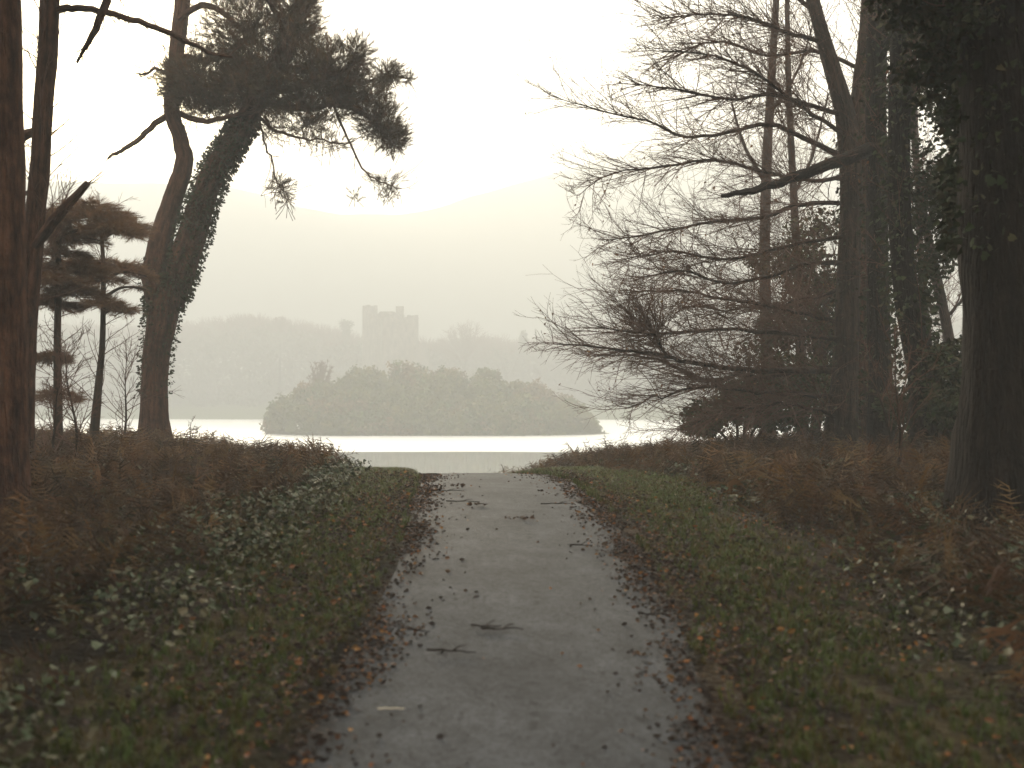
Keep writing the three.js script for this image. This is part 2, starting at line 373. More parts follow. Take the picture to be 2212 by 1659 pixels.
// side branches and twigs along a limb, into b; leaf spots into spots
function twigs(b, limb, R, o, spots) {
  const n = limb.pts.length - 1;
  for (let k = 0; k < o.count; k++) {
    const t = o.from + (1 - o.from) * (k + R()) / o.count, f = Math.min(n - 1e-3, t * n), a = Math.floor(f);
    const p = limb.pts[a].clone().lerp(limb.pts[a + 1], f - a), T = limb.pts[a + 1].clone().sub(limb.pts[a]).normalize();
    const d = T.clone().multiplyScalar(0.9).add(V(R() - 0.5, (R() - 0.42) * o.spread, R() - 0.5).multiplyScalar(1.7)).normalize();
    const len = o.len * (0.45 + 0.8 * R()) * (1.15 - 0.55 * t), r = Math.min(limb.rad[a] * 0.6, 0.0085);
    const br = wander(p, d, len, 6, 0.16, o.lift, R);
    b.tube(br, fall(r, 0.0028, 7), 3);
    const m = Math.round(o.twigs * (0.7 + 0.6 * R()));
    for (let j = 0; j < m; j++) {
      const u = 0.15 + 0.85 * (j + R()) / m, g = Math.min(5.999, u * 6), c = Math.floor(g), q = br[c].clone().lerp(br[c + 1], g - c);
      const T2 = br[c + 1].clone().sub(br[c]).normalize(), e = T2.add(V(R() - 0.5, (R() - 0.45) * o.spread, R() - 0.5).multiplyScalar(1.6)).normalize();
      const tw = wander(q, e, len * (0.22 + 0.3 * R()), 4, 0.2, o.lift, R);
      b.tube(tw, fall(0.0034, 0.0016, 5), 3);
      for (let i = 0; i < o.sub; i++) {
        const s = tw[1 + Math.floor(R() * 3)], e2 = e.clone().add(rdir(R).multiplyScalar(0.7)).normalize();
        b.tube(wander(s, e2, len * (0.1 + 0.16 * R()), 2, 0.2, o.lift, R), fall(0.0022, 0.0013, 3), 3);
      }
      if (spots && R() < o.leaves) spots.push(tw[4]);
    }
  }
}
const limbOf = (list, d0, n) => {                                 // limbs bend and kink a little along their way
  const l = smooth(seen(list, d0), n ?? Math.max(8, list.length * 4)), z = list[0][0] * 0.37 + list[0][1] * 0.11;
  l.pts.forEach((p, k) => { const a = Math.min(1, k / 3) * (l.rad[0] > 0.045 ? 0.02 : 0.055); p.x += a * perlin.noise(k * 0.9, z, 1.5) * 0.8; p.y += a * 1.5 * perlin.noise(k * 0.8 + 7, z, 3.5); p.z += a * perlin.noise(k * 0.8, z, 9.5); });
  return l;
};
function leavesAt(spots, R, size, colours, parent, name, mat = M.leaf, geo = LEAF) {
  instanced(name, geo, mat, spots.map(p => ({ m: placed(p, rdir(R), R() * TAU, size * (0.7 + 0.6 * R())), c: tint(R, colours[Math.floor(R() * colours.length)], 0.5) })), parent);
}
function ivyOn(curves, R, count, o, parent, name = 'ivy') {       // leaves clinging round a stem
  const list = [];
  for (const { c, k0, k1, share } of curves) for (let k = 0; k < count * share; k++) {
    const n = c.pts.length - 1, f = Math.min(n - 1e-3, lerp(k0, k1, R()) * n), a = Math.floor(f), p = c.pts[a].clone().lerp(c.pts[a + 1], f - a);
    const T = c.pts[a + 1].clone().sub(c.pts[a]).normalize(), out = rdir(R); out.addScaledVector(T, -out.dot(T)).normalize();
    const r = c.rad[a] * (1.0 + 0.08 * R()) + o.thick * Math.pow(R(), 1.6) * (0.6 + 0.9 * Math.abs(fbm(p.x * 2, p.y * 1.5, p.z * 2, 2) + 0.5));
    p.addScaledVector(out, r);
    list.push({ m: placed(p, out.clone().add(V(0, -0.6, 0)).add(rdir(R).multiplyScalar(0.7)).normalize(), R() * TAU, o.size * (0.6 + 0.8 * R())), c: tint(R, o.colours[Math.floor(R() * o.colours.length)], 0.5) });
  }
  return instanced(name, IVYLEAF, o.mat ?? M.ivy, list, parent);
}
const IVY = [[0.018, 0.026, 0.010], [0.024, 0.030, 0.012], [0.034, 0.030, 0.014]];
const root = (px, d) => { const p = at(px, 900, d); p.y = groundY(p.x, p.z) - 0.05; return p; };
const foot = (list, d) => { const p = root(list[0][0], d); return [[p, list[0][2] * d / F / 2 * 1.25], ...seen(list, d).slice(1)]; };   // first point drops onto the ground

// ---------------------------------------------------------------- the forked pine
{
  const D = 20, R = rng(11), o = thing('scots_pine', 'forked pine on the left bank with ivy climbing its right stem', 'tree', null, root(335, D));
  const trunk = smooth([...foot([[335, 960, 68], [334, 900, 62], [334, 820, 55], [341, 740, 58], [350, 690, 66]], D), ...seen([[354, 655, 74], [362, 625, 70]], D)], 26);
  const left = limbOf([[342, 660, 50], [334, 600, 55], [348, 515, 50], [374, 430, 42], [398, 350, 40], [388, 295, 33], [370, 240, 33], [376, 160, 33], [386, 70, 33, 20.2], [398, -20, 32, 20.4], [410, -140, 26, 20.6], [440, -280, 14, 20.8]], D, 48);
  const right = limbOf([[366, 655, 62], [392, 580, 64], [424, 480, 60], [452, 395, 54, 19.8], [488, 330, 50, 19.7], [520, 282, 50, 19.6], [548, 232, 48, 19.6], [592, 160, 42, 19.5], [628, 80, 38, 19.4], [655, -10, 34, 19.3], [665, -130, 26, 19.3], [650, -280, 12, 19.3]], D, 48);
  new MB().tube(trunk.pts, trunk.rad, 18, 0.13, 1).build('trunk', M.pine, o);
  tag(new MB().tube(left.pts, left.rad, 14, 0.13, 4).build('stem', M.pine, o), 'bare reddish left stem of the fork');
  tag(new MB().tube(right.pts, right.rad, 14, 0.12, 7).build('stem', M.pine, o), 'right stem of the fork clad in ivy');
  const limbs = [
    [[370, 245, 15], [335, 268, 14], [300, 300, 12], [262, 325, 9], [232, 342, 5]],
    [[372, 240, 14], [440, 262, 12, 19.6], [500, 250, 9, 19.4], [560, 240, 6, 19.2]],
    [[386, 40, 14], [440, 10, 14, 19.9], [520, 60, 12, 19.6], [580, 110, 8, 19.3]],
    [[385, 120, 15], [450, 130, 15, 19.8], [520, 95, 13, 19.5], [560, 40, 9, 19.2]],
    [[570, 195, 20, 19.6], [640, 190, 16, 19.3], [720, 160, 11, 19], [790, 120, 5, 18.9]],
    [[560, 215, 20, 19.6], [650, 235, 16, 19.8], [740, 225, 12, 20], [800, 255, 9, 20.1], [860, 300, 5, 20.2]],
    [[600, 150, 18, 19.5], [690, 150, 14, 19.9], [770, 180, 9, 20.2], [835, 165, 6, 20.4], [885, 168, 3, 20.5]],
    [[630, 80, 16, 19.4], [590, 20, 12, 18.9], [560, -40, 8, 18.6]],
    [[640, 50, 16, 19.4], [680, 0, 10, 19.6], [700, -60, 6, 19.8]],
    [[376, 160, 10], [340, 150, 7, 20.4], [300, 165, 4, 20.7]],
    [[545, 240, 9, 19.6], [600, 285, 7, 19.3], [680, 300, 4, 19.1], [760, 310, 3, 19]],
    [[720, 225, 7, 19.9], [750, 300, 5, 19.8], [790, 370, 4, 19.7], [840, 400, 3, 19.6], [870, 410, 2, 19.6]],
    [[560, 260, 5, 19.6], [580, 330, 4, 19.5], [600, 390, 3, 19.4], [612, 425, 2, 19.4]],
    [[410, -140, 14, 20.6], [350, -180, 9, 20.9], [280, -170, 5, 21.2]],
    [[660, -130, 16, 19.3], [740, -180, 10, 19.0], [800, -170, 6, 18.8]],
  ].map(l => limbOf(l, D));
  limbs.forEach((l, k) => new MB().tube(l.pts, l.rad, 8, 0.12, k, true).build('limb', M.pine, o));
  // needle clumps: [px, py, half width, half height, distance, half depth m, tufts]
  const clumps = [[545, 60, 120, 85, 19.6, 1.1, 700], [600, 145, 130, 75, 19.5, 1.1, 900], [470, 175, 115, 52, 19.7, .9, 760], [440, 215, 80, 30, 19.8, .6, 260], [400, 185, 60, 34, 20.1, .5, 200], [640, 45, 50, 70, 19.4, .8, 420], [560, -70, 150, 80, 19.5, 1.3, 700], [620, -200, 160, 80, 19.3, 1.3, 600],
    [715, 150, 70, 55, 19.2, .8, 420], [765, 118, 34, 30, 18.9, .4, 150], [835, 165, 34, 24, 20.4, .35, 110], [880, 170, 16, 9, 20.5, .2, 22], [775, 205, 62, 45, 19.9, .6, 280], [820, 262, 50, 42, 20.1, .5, 300], [850, 300, 28, 26, 20.2, .3, 110], [878, 262, 16, 10, 20.2, .2, 26],
    [690, 215, 85, 42, 19.6, .9, 420], [560, 205, 110, 42, 19.5, .9, 520], [640, 265, 70, 22, 19.3, .6, 110], [700, 305, 60, 18, 19.1, .5, 60], [590, 290, 40, 18, 19.5, .5, 34], [390, 165, 48, 46, 20, .5, 110], [330, 160, 36, 22, 20.6, .3, 34], [420, 90, 30, 30, 20, .5, 30],
    [606, 400, 24, 18, 19.4, .25, 46], [620, 432, 12, 10, 19.4, .15, 14], [836, 392, 40, 14, 19.6, .3, 62], [845, 422, 22, 14, 19.6, .2, 22], [770, 420, 14, 20, 19.7, .2, 8], [300, -170, 80, 40, 21.2, .7, 150], [790, -170, 80, 50, 18.8, .8, 200], [440, -290, 140, 60, 20.8, 1.2, 300]];
  const sets = [[], [], []], tw = new MB();
  for (const [px, py, hw, hh, d, dep, n] of clumps) {
    const c = at(px, py, d), a = hw * d / F, h = hh * d / F;
    for (let k = 0; k < n * 1.9; k++) {
      const v = rdir(R).multiplyScalar(Math.pow(R(), 0.42) * (0.85 + 0.3 * R())), p = V(c.x + v.x * a, c.y + v.y * h, c.z + v.z * dep);
      if (fbm(p.x * 1.9, p.y * 2.4, p.z * 1.9, 2) < -0.13 && R() < 0.88) continue;
      const dir = V(v.x * 0.9, 0.45 + v.y * 0.6, v.z * 0.7).add(rdir(R).multiplyScalar(0.55)).normalize();
      sets[k % 3].push({ m: placed(p, dir, R() * TAU, (n < 70 ? 0.5 : 0.75) + 0.45 * R()) , c: tint(R, R() < 0.25 ? [1.5, 1.0, 0.7] : [1, 1, 1], 0.5) });
      if (R() < 0.3) { const q = p.clone().addScaledVector(dir, -0.16 - 0.25 * R()).add(V(0, -0.05, 0)); tw.tube([q, q.clone().lerp(p, 0.5).add(rdir(R).multiplyScalar(0.02)), p], [0.006, 0.005, 0.003], 3); }
    }
  }
  for (const l of limbs) twigs(tw, l, R, { count: 10, from: 0.25, len: 0.7, spread: 1, twigs: 3, sub: 1, lift: 0.03, leaves: 0 });
  twigs(tw, left, R, { count: 50, from: 0.42, len: 1.0, spread: 0.9, twigs: 5, sub: 1, lift: 0, leaves: 0 });
  tw.build('twigs', M.twig, o, 'stuff');
  sets.forEach((s, k) => instanced('needles', NEEDLES[k], M.needle, s, o));
  ivyOn([{ c: right, k0: 0.02, k1: 0.5, share: 0.78 }, { c: trunk, k0: 0.25, k1: 1, share: 0.16 }, { c: left, k0: 0, k1: 0.14, share: 0.06 }], R, 6400, { thick: 0.075, size: 0.052, colours: IVY }, o);
}

// ---------------------------------------------------------------- near trunks on the left
{
  const D = 9, R = rng(21), o = thing('pine_tree', 'broad dark trunk at the left edge of the picture', 'tree', null, root(10, D));
  const t = smooth(foot([[4, 990, 100], [8, 800, 92], [10, 500, 84], [8, 200, 78], [2, -60, 74], [-10, -500, 60], [-20, -1000, 40], [-20, -1500, 12]], D), 50);
  new MB().tube(t.pts, t.rad, 20, 0.12, 31).build('trunk', M.pine, o);
  const ls = [[[-5, -300, 30], [120, -420, 22, 8.5], [300, -480, 10, 8]], [[-10, -500, 26], [-200, -620, 16, 9.5], [-420, -640, 8, 10]], [[-14, -700, 24], [140, -820, 14, 10], [330, -860, 8, 11]], [[-14, -800, 24], [-120, -900, 14, 7], [-260, -940, 8, 5]], [[-16, -1000, 20], [60, -1150, 12, 7.5], [160, -1220, 6, 6]]].map(l => limbOf(l, D));
  ls.forEach((l, k) => new MB().tube(l.pts, l.rad, 8, 0.1, k).build('limb', M.pine, o));
  const sets = [[], [], []];
  for (const c of [V(-3.2, 6.4, -8.4), V(-5.6, 7.4, -10), V(-3.0, 8.0, -10.4), V(-4.8, 8.4, -6), V(-3.6, 9.2, -6.6), V(-4.2, 10.2, -9)])
    for (let k = 0; k < 420; k++) { const v = rdir(R).multiplyScalar(Math.pow(R(), 0.4)), p = V(c.x + v.x * 1.5, c.y + v.y * 0.7, c.z + v.z * 1.5); sets[k % 3].push({ m: placed(p, V(v.x, 0.6, v.z).add(rdir(R).multiplyScalar(0.4)).normalize(), R() * TAU, 1.5 + R()), c: tint(R, [1, 1, 1], 0.5) }); }
  sets.forEach((s, k) => instanced('needles', NEEDLES[k], M.needle, s, o));
}
{
  const D = 12, R = rng(22), o = thing('pine_tree', 'slimmer leaning trunk next to the left edge trunk with long bare limbs', 'tree', null, root(45, D));
  const t = smooth(foot([[38, 960, 60], [48, 800, 52], [62, 620, 47], [78, 450, 42], [88, 340, 40], [92, 250, 40], [104, 100, 42], [108, -60, 40], [112, -400, 32], [120, -800, 20], [124, -1100, 8]], D), 54);
  new MB().tube(t.pts, t.rad, 16, 0.14, 41).build('trunk', M.pine, o);
  const ls = [[[108, 25, 18], [150, 18, 16, 12], [220, 26, 14, 12.2], [300, 48, 13, 12.6], [380, 78, 12, 13], [440, 108, 9, 13.4], [500, 125, 5, 13.8]],
    [[112, -200, 24], [190, -110, 22, 11.6], [235, -30, 20, 11.4], [205, 60, 16, 11.4], [168, 135, 6, 11.5]],
    [[56, 560, 22], [95, 505, 24, 11.9], [140, 450, 22, 11.7], [190, 398, 14, 11.6]],
    [[90, 290, 22], [60, 290, 20, 12.3], [30, 320, 15, 12.6], [0, 345, 8, 13]],
    [[84, 390, 10], [45, 430, 8, 12.4], [10, 480, 5, 12.6]],
    [[116, -500, 16], [230, -640, 10, 11], [330, -700, 5, 10.4]], [[118, -700, 14], [20, -820, 9, 13], [-80, -860, 5, 14]]].map(l => limbOf(l, D));
  ls.forEach((l, k) => new MB().tube(l.pts, l.rad, 8, 0.14, k + 3, true).build('limb', M.pine, o));
  const tw = new MB();
  for (const l of ls) twigs(tw, l, R, { count: 9, from: 0.3, len: 0.7, spread: 1, twigs: 3, sub: 1, lift: 0, leaves: 0 });
  twigs(tw, t, R, { count: 60, from: 0.1, len: 1.15, spread: 0.8, twigs: 5, sub: 1, lift: 0.01, leaves: 0 });
  tw.build('twigs', M.twig, o, 'stuff');
  const sets = [[], [], []];
  for (const c of [at(240, -640, 11), at(0, -840, 13), at(124, -1050, 12), at(330, -780, 11.5)])
    for (let k = 0; k < 330; k++) { const v = rdir(R).multiplyScalar(Math.pow(R(), 0.4)), p = V(c.x + v.x * 1.2, c.y + v.y * 0.6, c.z + v.z * 1.2); sets[k % 3].push({ m: placed(p, V(v.x, 0.6, v.z).add(rdir(R).multiplyScalar(0.4)).normalize(), R() * TAU, 1.4 + R()), c: tint(R, [1, 1, 1], 0.5) }); }
  sets.forEach((s, k) => instanced('needles', NEEDLES[k], M.needle, s, o));
}

// ---------------------------------------------------------------- the layered cedars behind them
function cedar(label, D, stem, plates, seed) {
  const R = rng(seed), o = thing('cedar_tree', label, 'tree', 'young cedars on the left bank', root(stem[0][0], D));
  const t = smooth(foot(stem, D), 30); new MB().tube(t.pts, t.rad, 10, 0.1, seed).build('trunk', M.bark, o);
  const tw = new MB(), sets = [[], [], []];
  for (const [px, py, hw, hh, dd, n, bx] of plates) {             // a flat spray: limb from the stem out to the plate
    const d = D + dd, c = at(px, py, d), a = hw * d / F, h = hh * d / F;
    let best = t.pts[0], bd = 1e9; for (const q of t.pts) { const e = Math.abs(q.y - (c.y - 0.1)); if (e < bd) { bd = e; best = q; } }
    const start = bx ? at(bx[0], bx[1], d) : best;
    const l = smooth([[start, 0.03], [start.clone().lerp(c, 0.5).add(V(0, 0.08, 0)), 0.022], [c.clone(), 0.014], [V(c.x + Math.sign(c.x - start.x || 1) * a * 0.85, c.y - h * 0.6, c.z), 0.006]], 10);
    new MB().tube(l.pts, l.rad, 6, 0.1, px).build('limb', M.bark, o);
    for (let k = 0; k < n * 1.7; k++) {
      const w = R() * TAU, r = Math.sqrt(R()) * (0.85 + 0.35 * perlin.noise(Math.cos(w * 1) * 2 + px, Math.sin(w) * 2, py)), p = V(c.x + Math.cos(w) * r * a, c.y - r * r * h * 0.9 + (R() - 0.35) * h * 1.1 * (1 - 0.5 * r), c.z + Math.sin(w) * r * Math.min(a, 1.1));
      if (fbm(p.x * 2.3, p.y * 5, p.z * 2.3 + px, 2) < -0.04 - 0.1 * (1 - r)) continue;
      const dir = V(Math.cos(w), 0.12 - 0.35 * r, Math.sin(w)).add(rdir(R).multiplyScalar(0.35)).normalize();
      sets[k % 3].push({ m: placed(p, dir, R() * TAU, 0.75 + 0.5 * R()), c: tint(R, [1, 1, 1], 0.5) });
      if (R() < 0.5) { const q = p.clone().addScaledVector(dir, -0.25); tw.tube([q, p], [0.006, 0.003], 3); }
    }
  }
  twigs(tw, t, R, { count: 26, from: 0.1, len: 0.75, spread: 0.6, twigs: 4, sub: 1, lift: 0, leaves: 0 });
  tw.build('twigs', M.twig, o, 'stuff');
  sets.forEach((s, k) => instanced('needles', NEEDLES[k], M.cedar, s, o));
}
cedar('thin straight cedar with flat layered boughs beside the left trunks', 15, [[128, 890, 18], [124, 760, 16], [125, 640, 14], [126, 540, 12], [130, 470, 9], [140, 430, 5]],
  [[190, 462, 105, 42, 0, 620], [150, 505, 80, 26, .3, 330], [245, 492, 55, 20, -.2, 170], [120, 545, 70, 16, .2, 160], [150, 578, 85, 16, .3, 200], [100, 600, 70, 14, -.3, 150], [160, 628, 60, 14, .2, 150], [110, 655, 60, 12, .4, 90], [105, 770, 40, 16, .3, 70], [120, 850, 50, 18, .2, 80]], 51);
cedar('bent slender cedar between the left trunks and the forked pine', 17, [[199, 905, 20], [212, 840, 17], [220, 760, 13], [223, 660, 11], [223, 580, 10], [219, 500, 8], [214, 440, 5]],
  [[250, 575, 58, 15, 0, 190], [195, 568, 55, 12, .2, 120], [288, 590, 34, 12, -.2, 80], [300, 622, 22, 8, -.2, 34], [222, 655, 42, 10, 0, 120], [275, 478, 40, 20, .1, 120], [300, 500, 22, 14, 0, 36], [215, 600, 50, 10, .3, 70], [270, 670, 30, 8, 0, 26]], 52);

// ---------------------------------------------------------------- bare saplings and shrubs
function sapling(label, px, D, hpx, lean, seed, group, n = 16) {
  const R = rng(seed), o = thing('bare_sapling', label, 'sapling', group, root(px, D)), b = o.position, h = hpx * D / F;
  const t = smooth([[b.clone(), 0.014 + h * 0.006], [V(b.x + lean * h * 0.3 + 0.05, b.y + h * 0.35, b.z), 0.012 + h * 0.004], [V(b.x + lean * h * 0.7, b.y + h * 0.7, b.z), 0.009], [V(b.x + lean * h, b.y + h, b.z), 0.004]], 14);
  new MB().tube(t.pts, t.rad, 7, 0.15, seed).build('trunk', M.bark, o);
  const tw = new MB(); twigs(tw, t, R, { count: n, from: 0.1, len: h * 0.42, spread: 1, twigs: 6, sub: 2, lift: 0.02, leaves: 0 }); tw.build('twigs', M.twig, o, 'stuff');
}
sapling('small bare sapling between the cedars and forked pine', 262, 18, 230, 0.05, 61, 'bare saplings on the left bank', 24);
sapling('wiry bare sapling left of the bent cedar', 165, 14, 260, -0.1, 62, 'bare saplings on the left bank', 26);
sapling('bare shrub stem close to the leaning left trunk', 95, 13, 260, 0.15, 63, 'bare saplings on the left bank', 22);
sapling('lone dry weed stalk right of the forked pine', 408, 19, 75, 0.05, 64, null, 5);

// ---------------------------------------------------------------- the right-hand trees
const rightGroup = 'trees on the right bank';
{ // spreading beech
  const D = 17, R = rng(71), o = thing('beech_tree', 'tall bare beech reaching long twiggy limbs towards the lake', 'tree', rightGroup, root(1840, D));
  const t = smooth(foot([[1810, 950, 66], [1826, 800, 54], [1832, 600, 50], [1838, 450, 47], [1836, 340, 48], [1826, 250, 44], [1798, 150, 36], [1772, 60, 30], [1750, -30, 28], [1735, -150, 24], [1700, -330, 12]], D), 54);
  new MB().tube(t.pts, t.rad, 16, 0.1, 71).build('trunk', M.bark, o);
  const f = limbOf([[1838, 360, 38], [1852, 220, 34, 17.1], [1868, 90, 28, 17.2], [1878, -60, 26, 17.3], [1890, -250, 14, 17.4]], D, 24);
  tag(new MB().tube(f.pts, f.rad, 12, 0.1, 72).build('stem', M.bark, o), 'upright second stem of the fork');
  const L = [
    [[1832, 800, 20], [1750, 800, 18, 16.7], [1650, 800, 15, 16.4], [1560, 793, 13, 16.2], [1490, 785, 12, 16], [1430, 768, 10, 15.8], [1330, 755, 7, 15.6], [1190, 742, 3, 15.4]],
    [[1830, 790, 16], [1720, 800, 15, 17.2], [1650, 818, 14, 17.3], [1600, 808, 13, 17.4], [1560, 820, 13, 17.4], [1510, 818, 12, 17.4], [1460, 795, 9, 17.3], [1400, 770, 7, 17.2], [1290, 768, 3, 17]],
    [[1440, 770, 9, 15.9], [1425, 740, 8, 15.8], [1410, 715, 6, 15.7], [1380, 700, 4, 15.5]],
    [[1832, 735, 14], [1740, 725, 12, 16.5], [1650, 718, 11, 16.2], [1560, 712, 9, 16], [1480, 718, 8, 15.8], [1400, 722, 6, 15.6], [1290, 705, 3, 15.3]],
    [[1832, 700, 14], [1740, 680, 12, 17.4], [1640, 655, 10, 17.8], [1560, 645, 8, 18], [1460, 628, 6, 18.2], [1360, 632, 3, 18.3]],
    [[1834, 570, 13], [1740, 570, 11, 16.5], [1650, 600, 9, 16.1], [1560, 610, 8, 15.8], [1480, 585, 6, 15.6], [1370, 605, 3, 15.4]],
    [[1834, 345, 18], [1740, 300, 14, 17.3], [1660, 268, 12, 17.5], [1560, 290, 10, 17.7], [1480, 295, 8, 17.9], [1400, 262, 6, 18], [1300, 240, 4, 18.1], [1190, 205, 2, 18.2]],
    [[1826, 250, 15], [1740, 225, 12, 16.7], [1660, 205, 10, 16.4], [1580, 215, 8, 16.2], [1480, 195, 6, 16], [1370, 180, 3, 15.8]],
    [[1834, 300, 14], [1760, 250, 11, 16.6], [1690, 200, 9, 16.2], [1620, 150, 8, 15.9], [1540, 120, 6, 15.7], [1420, 110, 3, 15.5]],
    [[1836, 440, 14], [1740, 440, 12, 17.4], [1640, 470, 10, 17.8], [1530, 480, 8, 18], [1430, 500, 6, 18.1], [1310, 520, 3, 18.2]],
    [[1836, 510, 13], [1750, 520, 11, 16.6], [1650, 545, 9, 16.3], [1560, 560, 7, 16], [1450, 545, 5, 15.9], [1350, 560, 3, 15.8]],
    [[1836, 380, 13], [1740, 390, 11, 16.5], [1650, 370, 9, 16.2], [1540, 345, 8, 15.9], [1440, 360, 6, 15.7], [1320, 375, 3, 15.5], [1250, 420, 2, 15.4]],
    [[1826, 860, 12], [1720, 850, 11, 16.6], [1620, 845, 9, 16.3], [1540, 835, 8, 16.1], [1450, 850, 5, 15.9], [1350, 880, 3, 15.8]],
    [[1780, 90, 14], [1700, 70, 11, 16.7], [1620, 40, 9, 16.4], [1520, 30, 6, 16.1], [1420, 40, 3, 16]],
    [[1765, 30, 13], [1690, -30, 10, 17.2], [1600, -80, 8, 17.4], [1480, -90, 4, 17.6]],
    [[1860, 150, 13, 17.2], [1760, 110, 10, 17.8], [1660, 120, 8, 18.2], [1540, 90, 6, 18.5], [1440, 130, 3, 18.7]],
    [[1838, 620, 12], [1760, 640, 10, 18], [1680, 660, 8, 18.6], [1590, 670, 6, 19], [1480, 660, 3, 19.3]],
    [[1826, 905, 10], [1740, 880, 9, 16.4], [1640, 875, 7, 16], [1560, 890, 5, 15.8], [1470, 925, 2, 15.6]],
  ].map(l => limbOf(l, D, l.length * 4));
  L.forEach((l, k) => new MB().tube(l.pts, l.rad.map(r => Math.max(r * 0.78, 0.005)), 8, 0.14, k + 80).build('limb', M.bark, o));
  const tw = new MB(), spots = [];
  for (const l of L) twigs(tw, l, R, { count: 80, from: 0.06, len: 1.2, spread: 0.7, twigs: 7, sub: 2, lift: 0.012, leaves: 0.13 }, spots);
  twigs(tw, t, R, { count: 40, from: 0.3, len: 1.3, spread: 0.8, twigs: 6, sub: 2, lift: 0.02, leaves: 0.1 }, spots);
  twigs(tw, f, R, { count: 40, from: 0.1, len: 1.3, spread: 0.8, twigs: 6, sub: 2, lift: 0.02, leaves: 0.1 }, spots);
  tw.build('twigs', M.twig, o, 'stuff');
  leavesAt(spots, R, 0.042, [[0.13, 0.06, 0.028], [0.10, 0.05, 0.025], [0.16, 0.09, 0.035]], o, 'withered_leaves');
  ivyOn([{ c: t, k0: 0, k1: 0.45, share: 1 }], R, 700, { thick: 0.04, size: 0.05, colours: IVY }, o);
}
function trunkTree(name, label, D, stem, limbs, seed, ivy, o2 = {}) {
  const R = rng(seed), o = thing(name, label, 'tree', o2.group ?? rightGroup, root(stem[0][0], D));
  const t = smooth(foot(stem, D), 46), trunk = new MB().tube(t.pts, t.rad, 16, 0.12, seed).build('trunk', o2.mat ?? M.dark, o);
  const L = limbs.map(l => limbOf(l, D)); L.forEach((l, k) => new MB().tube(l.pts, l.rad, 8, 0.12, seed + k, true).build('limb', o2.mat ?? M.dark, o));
  const tw = new MB(), spots = [];
  for (const l of L) twigs(tw, l, R, { count: o2.count ?? 26, from: 0.2, len: 1.0, spread: 0.8, twigs: 5, sub: 2, lift: 0.01, leaves: 0.12 }, spots);
  twigs(tw, t, R, { count: o2.stemTwigs ?? 34, from: 0.15, len: o2.len ?? 1.1, spread: 0.8, twigs: 5, sub: 2, lift: 0.01, leaves: 0.15 }, spots);
  tw.build('twigs', M.twig, o, 'stuff');
  if (spots.length) leavesAt(spots, R, 0.055, [[0.11, 0.05, 0.025], [0.09, 0.045, 0.022]], o, 'withered_leaves');
  if (ivy) trunk.add(ivyOn([{ c: t, k0: ivy[1], k1: ivy[2], share: 1 }], R, ivy[0], { thick: ivy[3], size: 0.065, colours: IVY }, o));
  if (o2.masses) {
    const list = [];
    for (const [px, py, hw, hh, d, dep, n] of o2.masses) {
      const c = at(px, py, d), a = hw * d / F, h = hh * d / F;
      for (let k = 0; k < n * 2.4; k++) { const v = rdir(R).multiplyScalar(Math.pow(R(), 0.45)), p = V(c.x + v.x * a, c.y + v.y * h, c.z + v.z * dep); if (fbm(p.x * 1.3, p.y * 1.3, p.z * 1.3, 2) < -0.16 && R() < 0.85) continue; list.push({ m: placed(p, rdir(R).add(V(0, -0.3, 0)).normalize(), R() * TAU, (o2.leaf ?? 0.055) * (0.7 + 0.7 * R())), c: tint(R, IVY[Math.floor(R() * 3)], 0.5) }); }
    }
    instanced('foliage', IVYLEAF, M.ivy, list, o);
  }
  return o;
}
trunkTree('beech_tree', 'straight ivy-flecked trunk just right of the spreading beech', 16, [[1908, 960, 60], [1902, 820, 50], [1896, 600, 47], [1894, 400, 46], [1892, 200, 44], [1896, 0, 42], [1900, -300, 30], [1905, -600, 10]],
  [[[1938, 305, 28], [1880, 322, 30, 15.9], [1830, 342, 28, 15.8], [1760, 366, 24, 15.6], [1690, 392, 20, 15.5], [1620, 412, 15, 15.4], [1560, 424, 9, 15.3]], [[1894, 150, 16], [1930, 60, 12, 15.5], [1960, -40, 8, 15]], [[1896, -50, 18], [1820, -160, 12, 15], [1720, -230, 6, 14.4]], [[1895, 480, 10], [1960, 430, 8, 16.6], [2040, 400, 5, 17]]], 101, [900, 0.1, 0.9, 0.06]);
trunkTree('ivy_tree', 'ivy-wrapped trunk flaring and leaning near the dark right edge', 14, [[2020, 950, 92], [1996, 820, 66], [1968, 690, 56], [1950, 560, 50], [1942, 400, 48], [1944, 200, 46], [1950, 0, 44], [1960, -300, 30], [1970, -600, 10]],
  [[[1950, 560, 16], [2010, 470, 13, 14.4], [2060, 330, 9, 14.8], [2090, 240, 5, 15]], [[1944, 250, 16], [2000, 160, 12, 13.6], [2060, 60, 8, 13.2]], [[1946, 100, 16], [1900, 0, 12, 14.4], [1840, -90, 7, 14.8]]], 102, [2600, 0, 0.95, 0.16],
  { masses: [[1990, 60, 70, 90, 14, .8, 900], [1960, 190, 40, 70, 14, .5, 300], [2010, 400, 50, 60, 14.3, .6, 360], [1990, 480, 60, 40, 14.2, .6, 260], [2020, 560, 36, 50, 14.4, .5, 260], [1985, 640, 40, 60, 14.2, .5, 240], [2040, 250, 60, 110, 13.6, .8, 800], [2055, 420, 45, 80, 13.6, .7, 420]] });
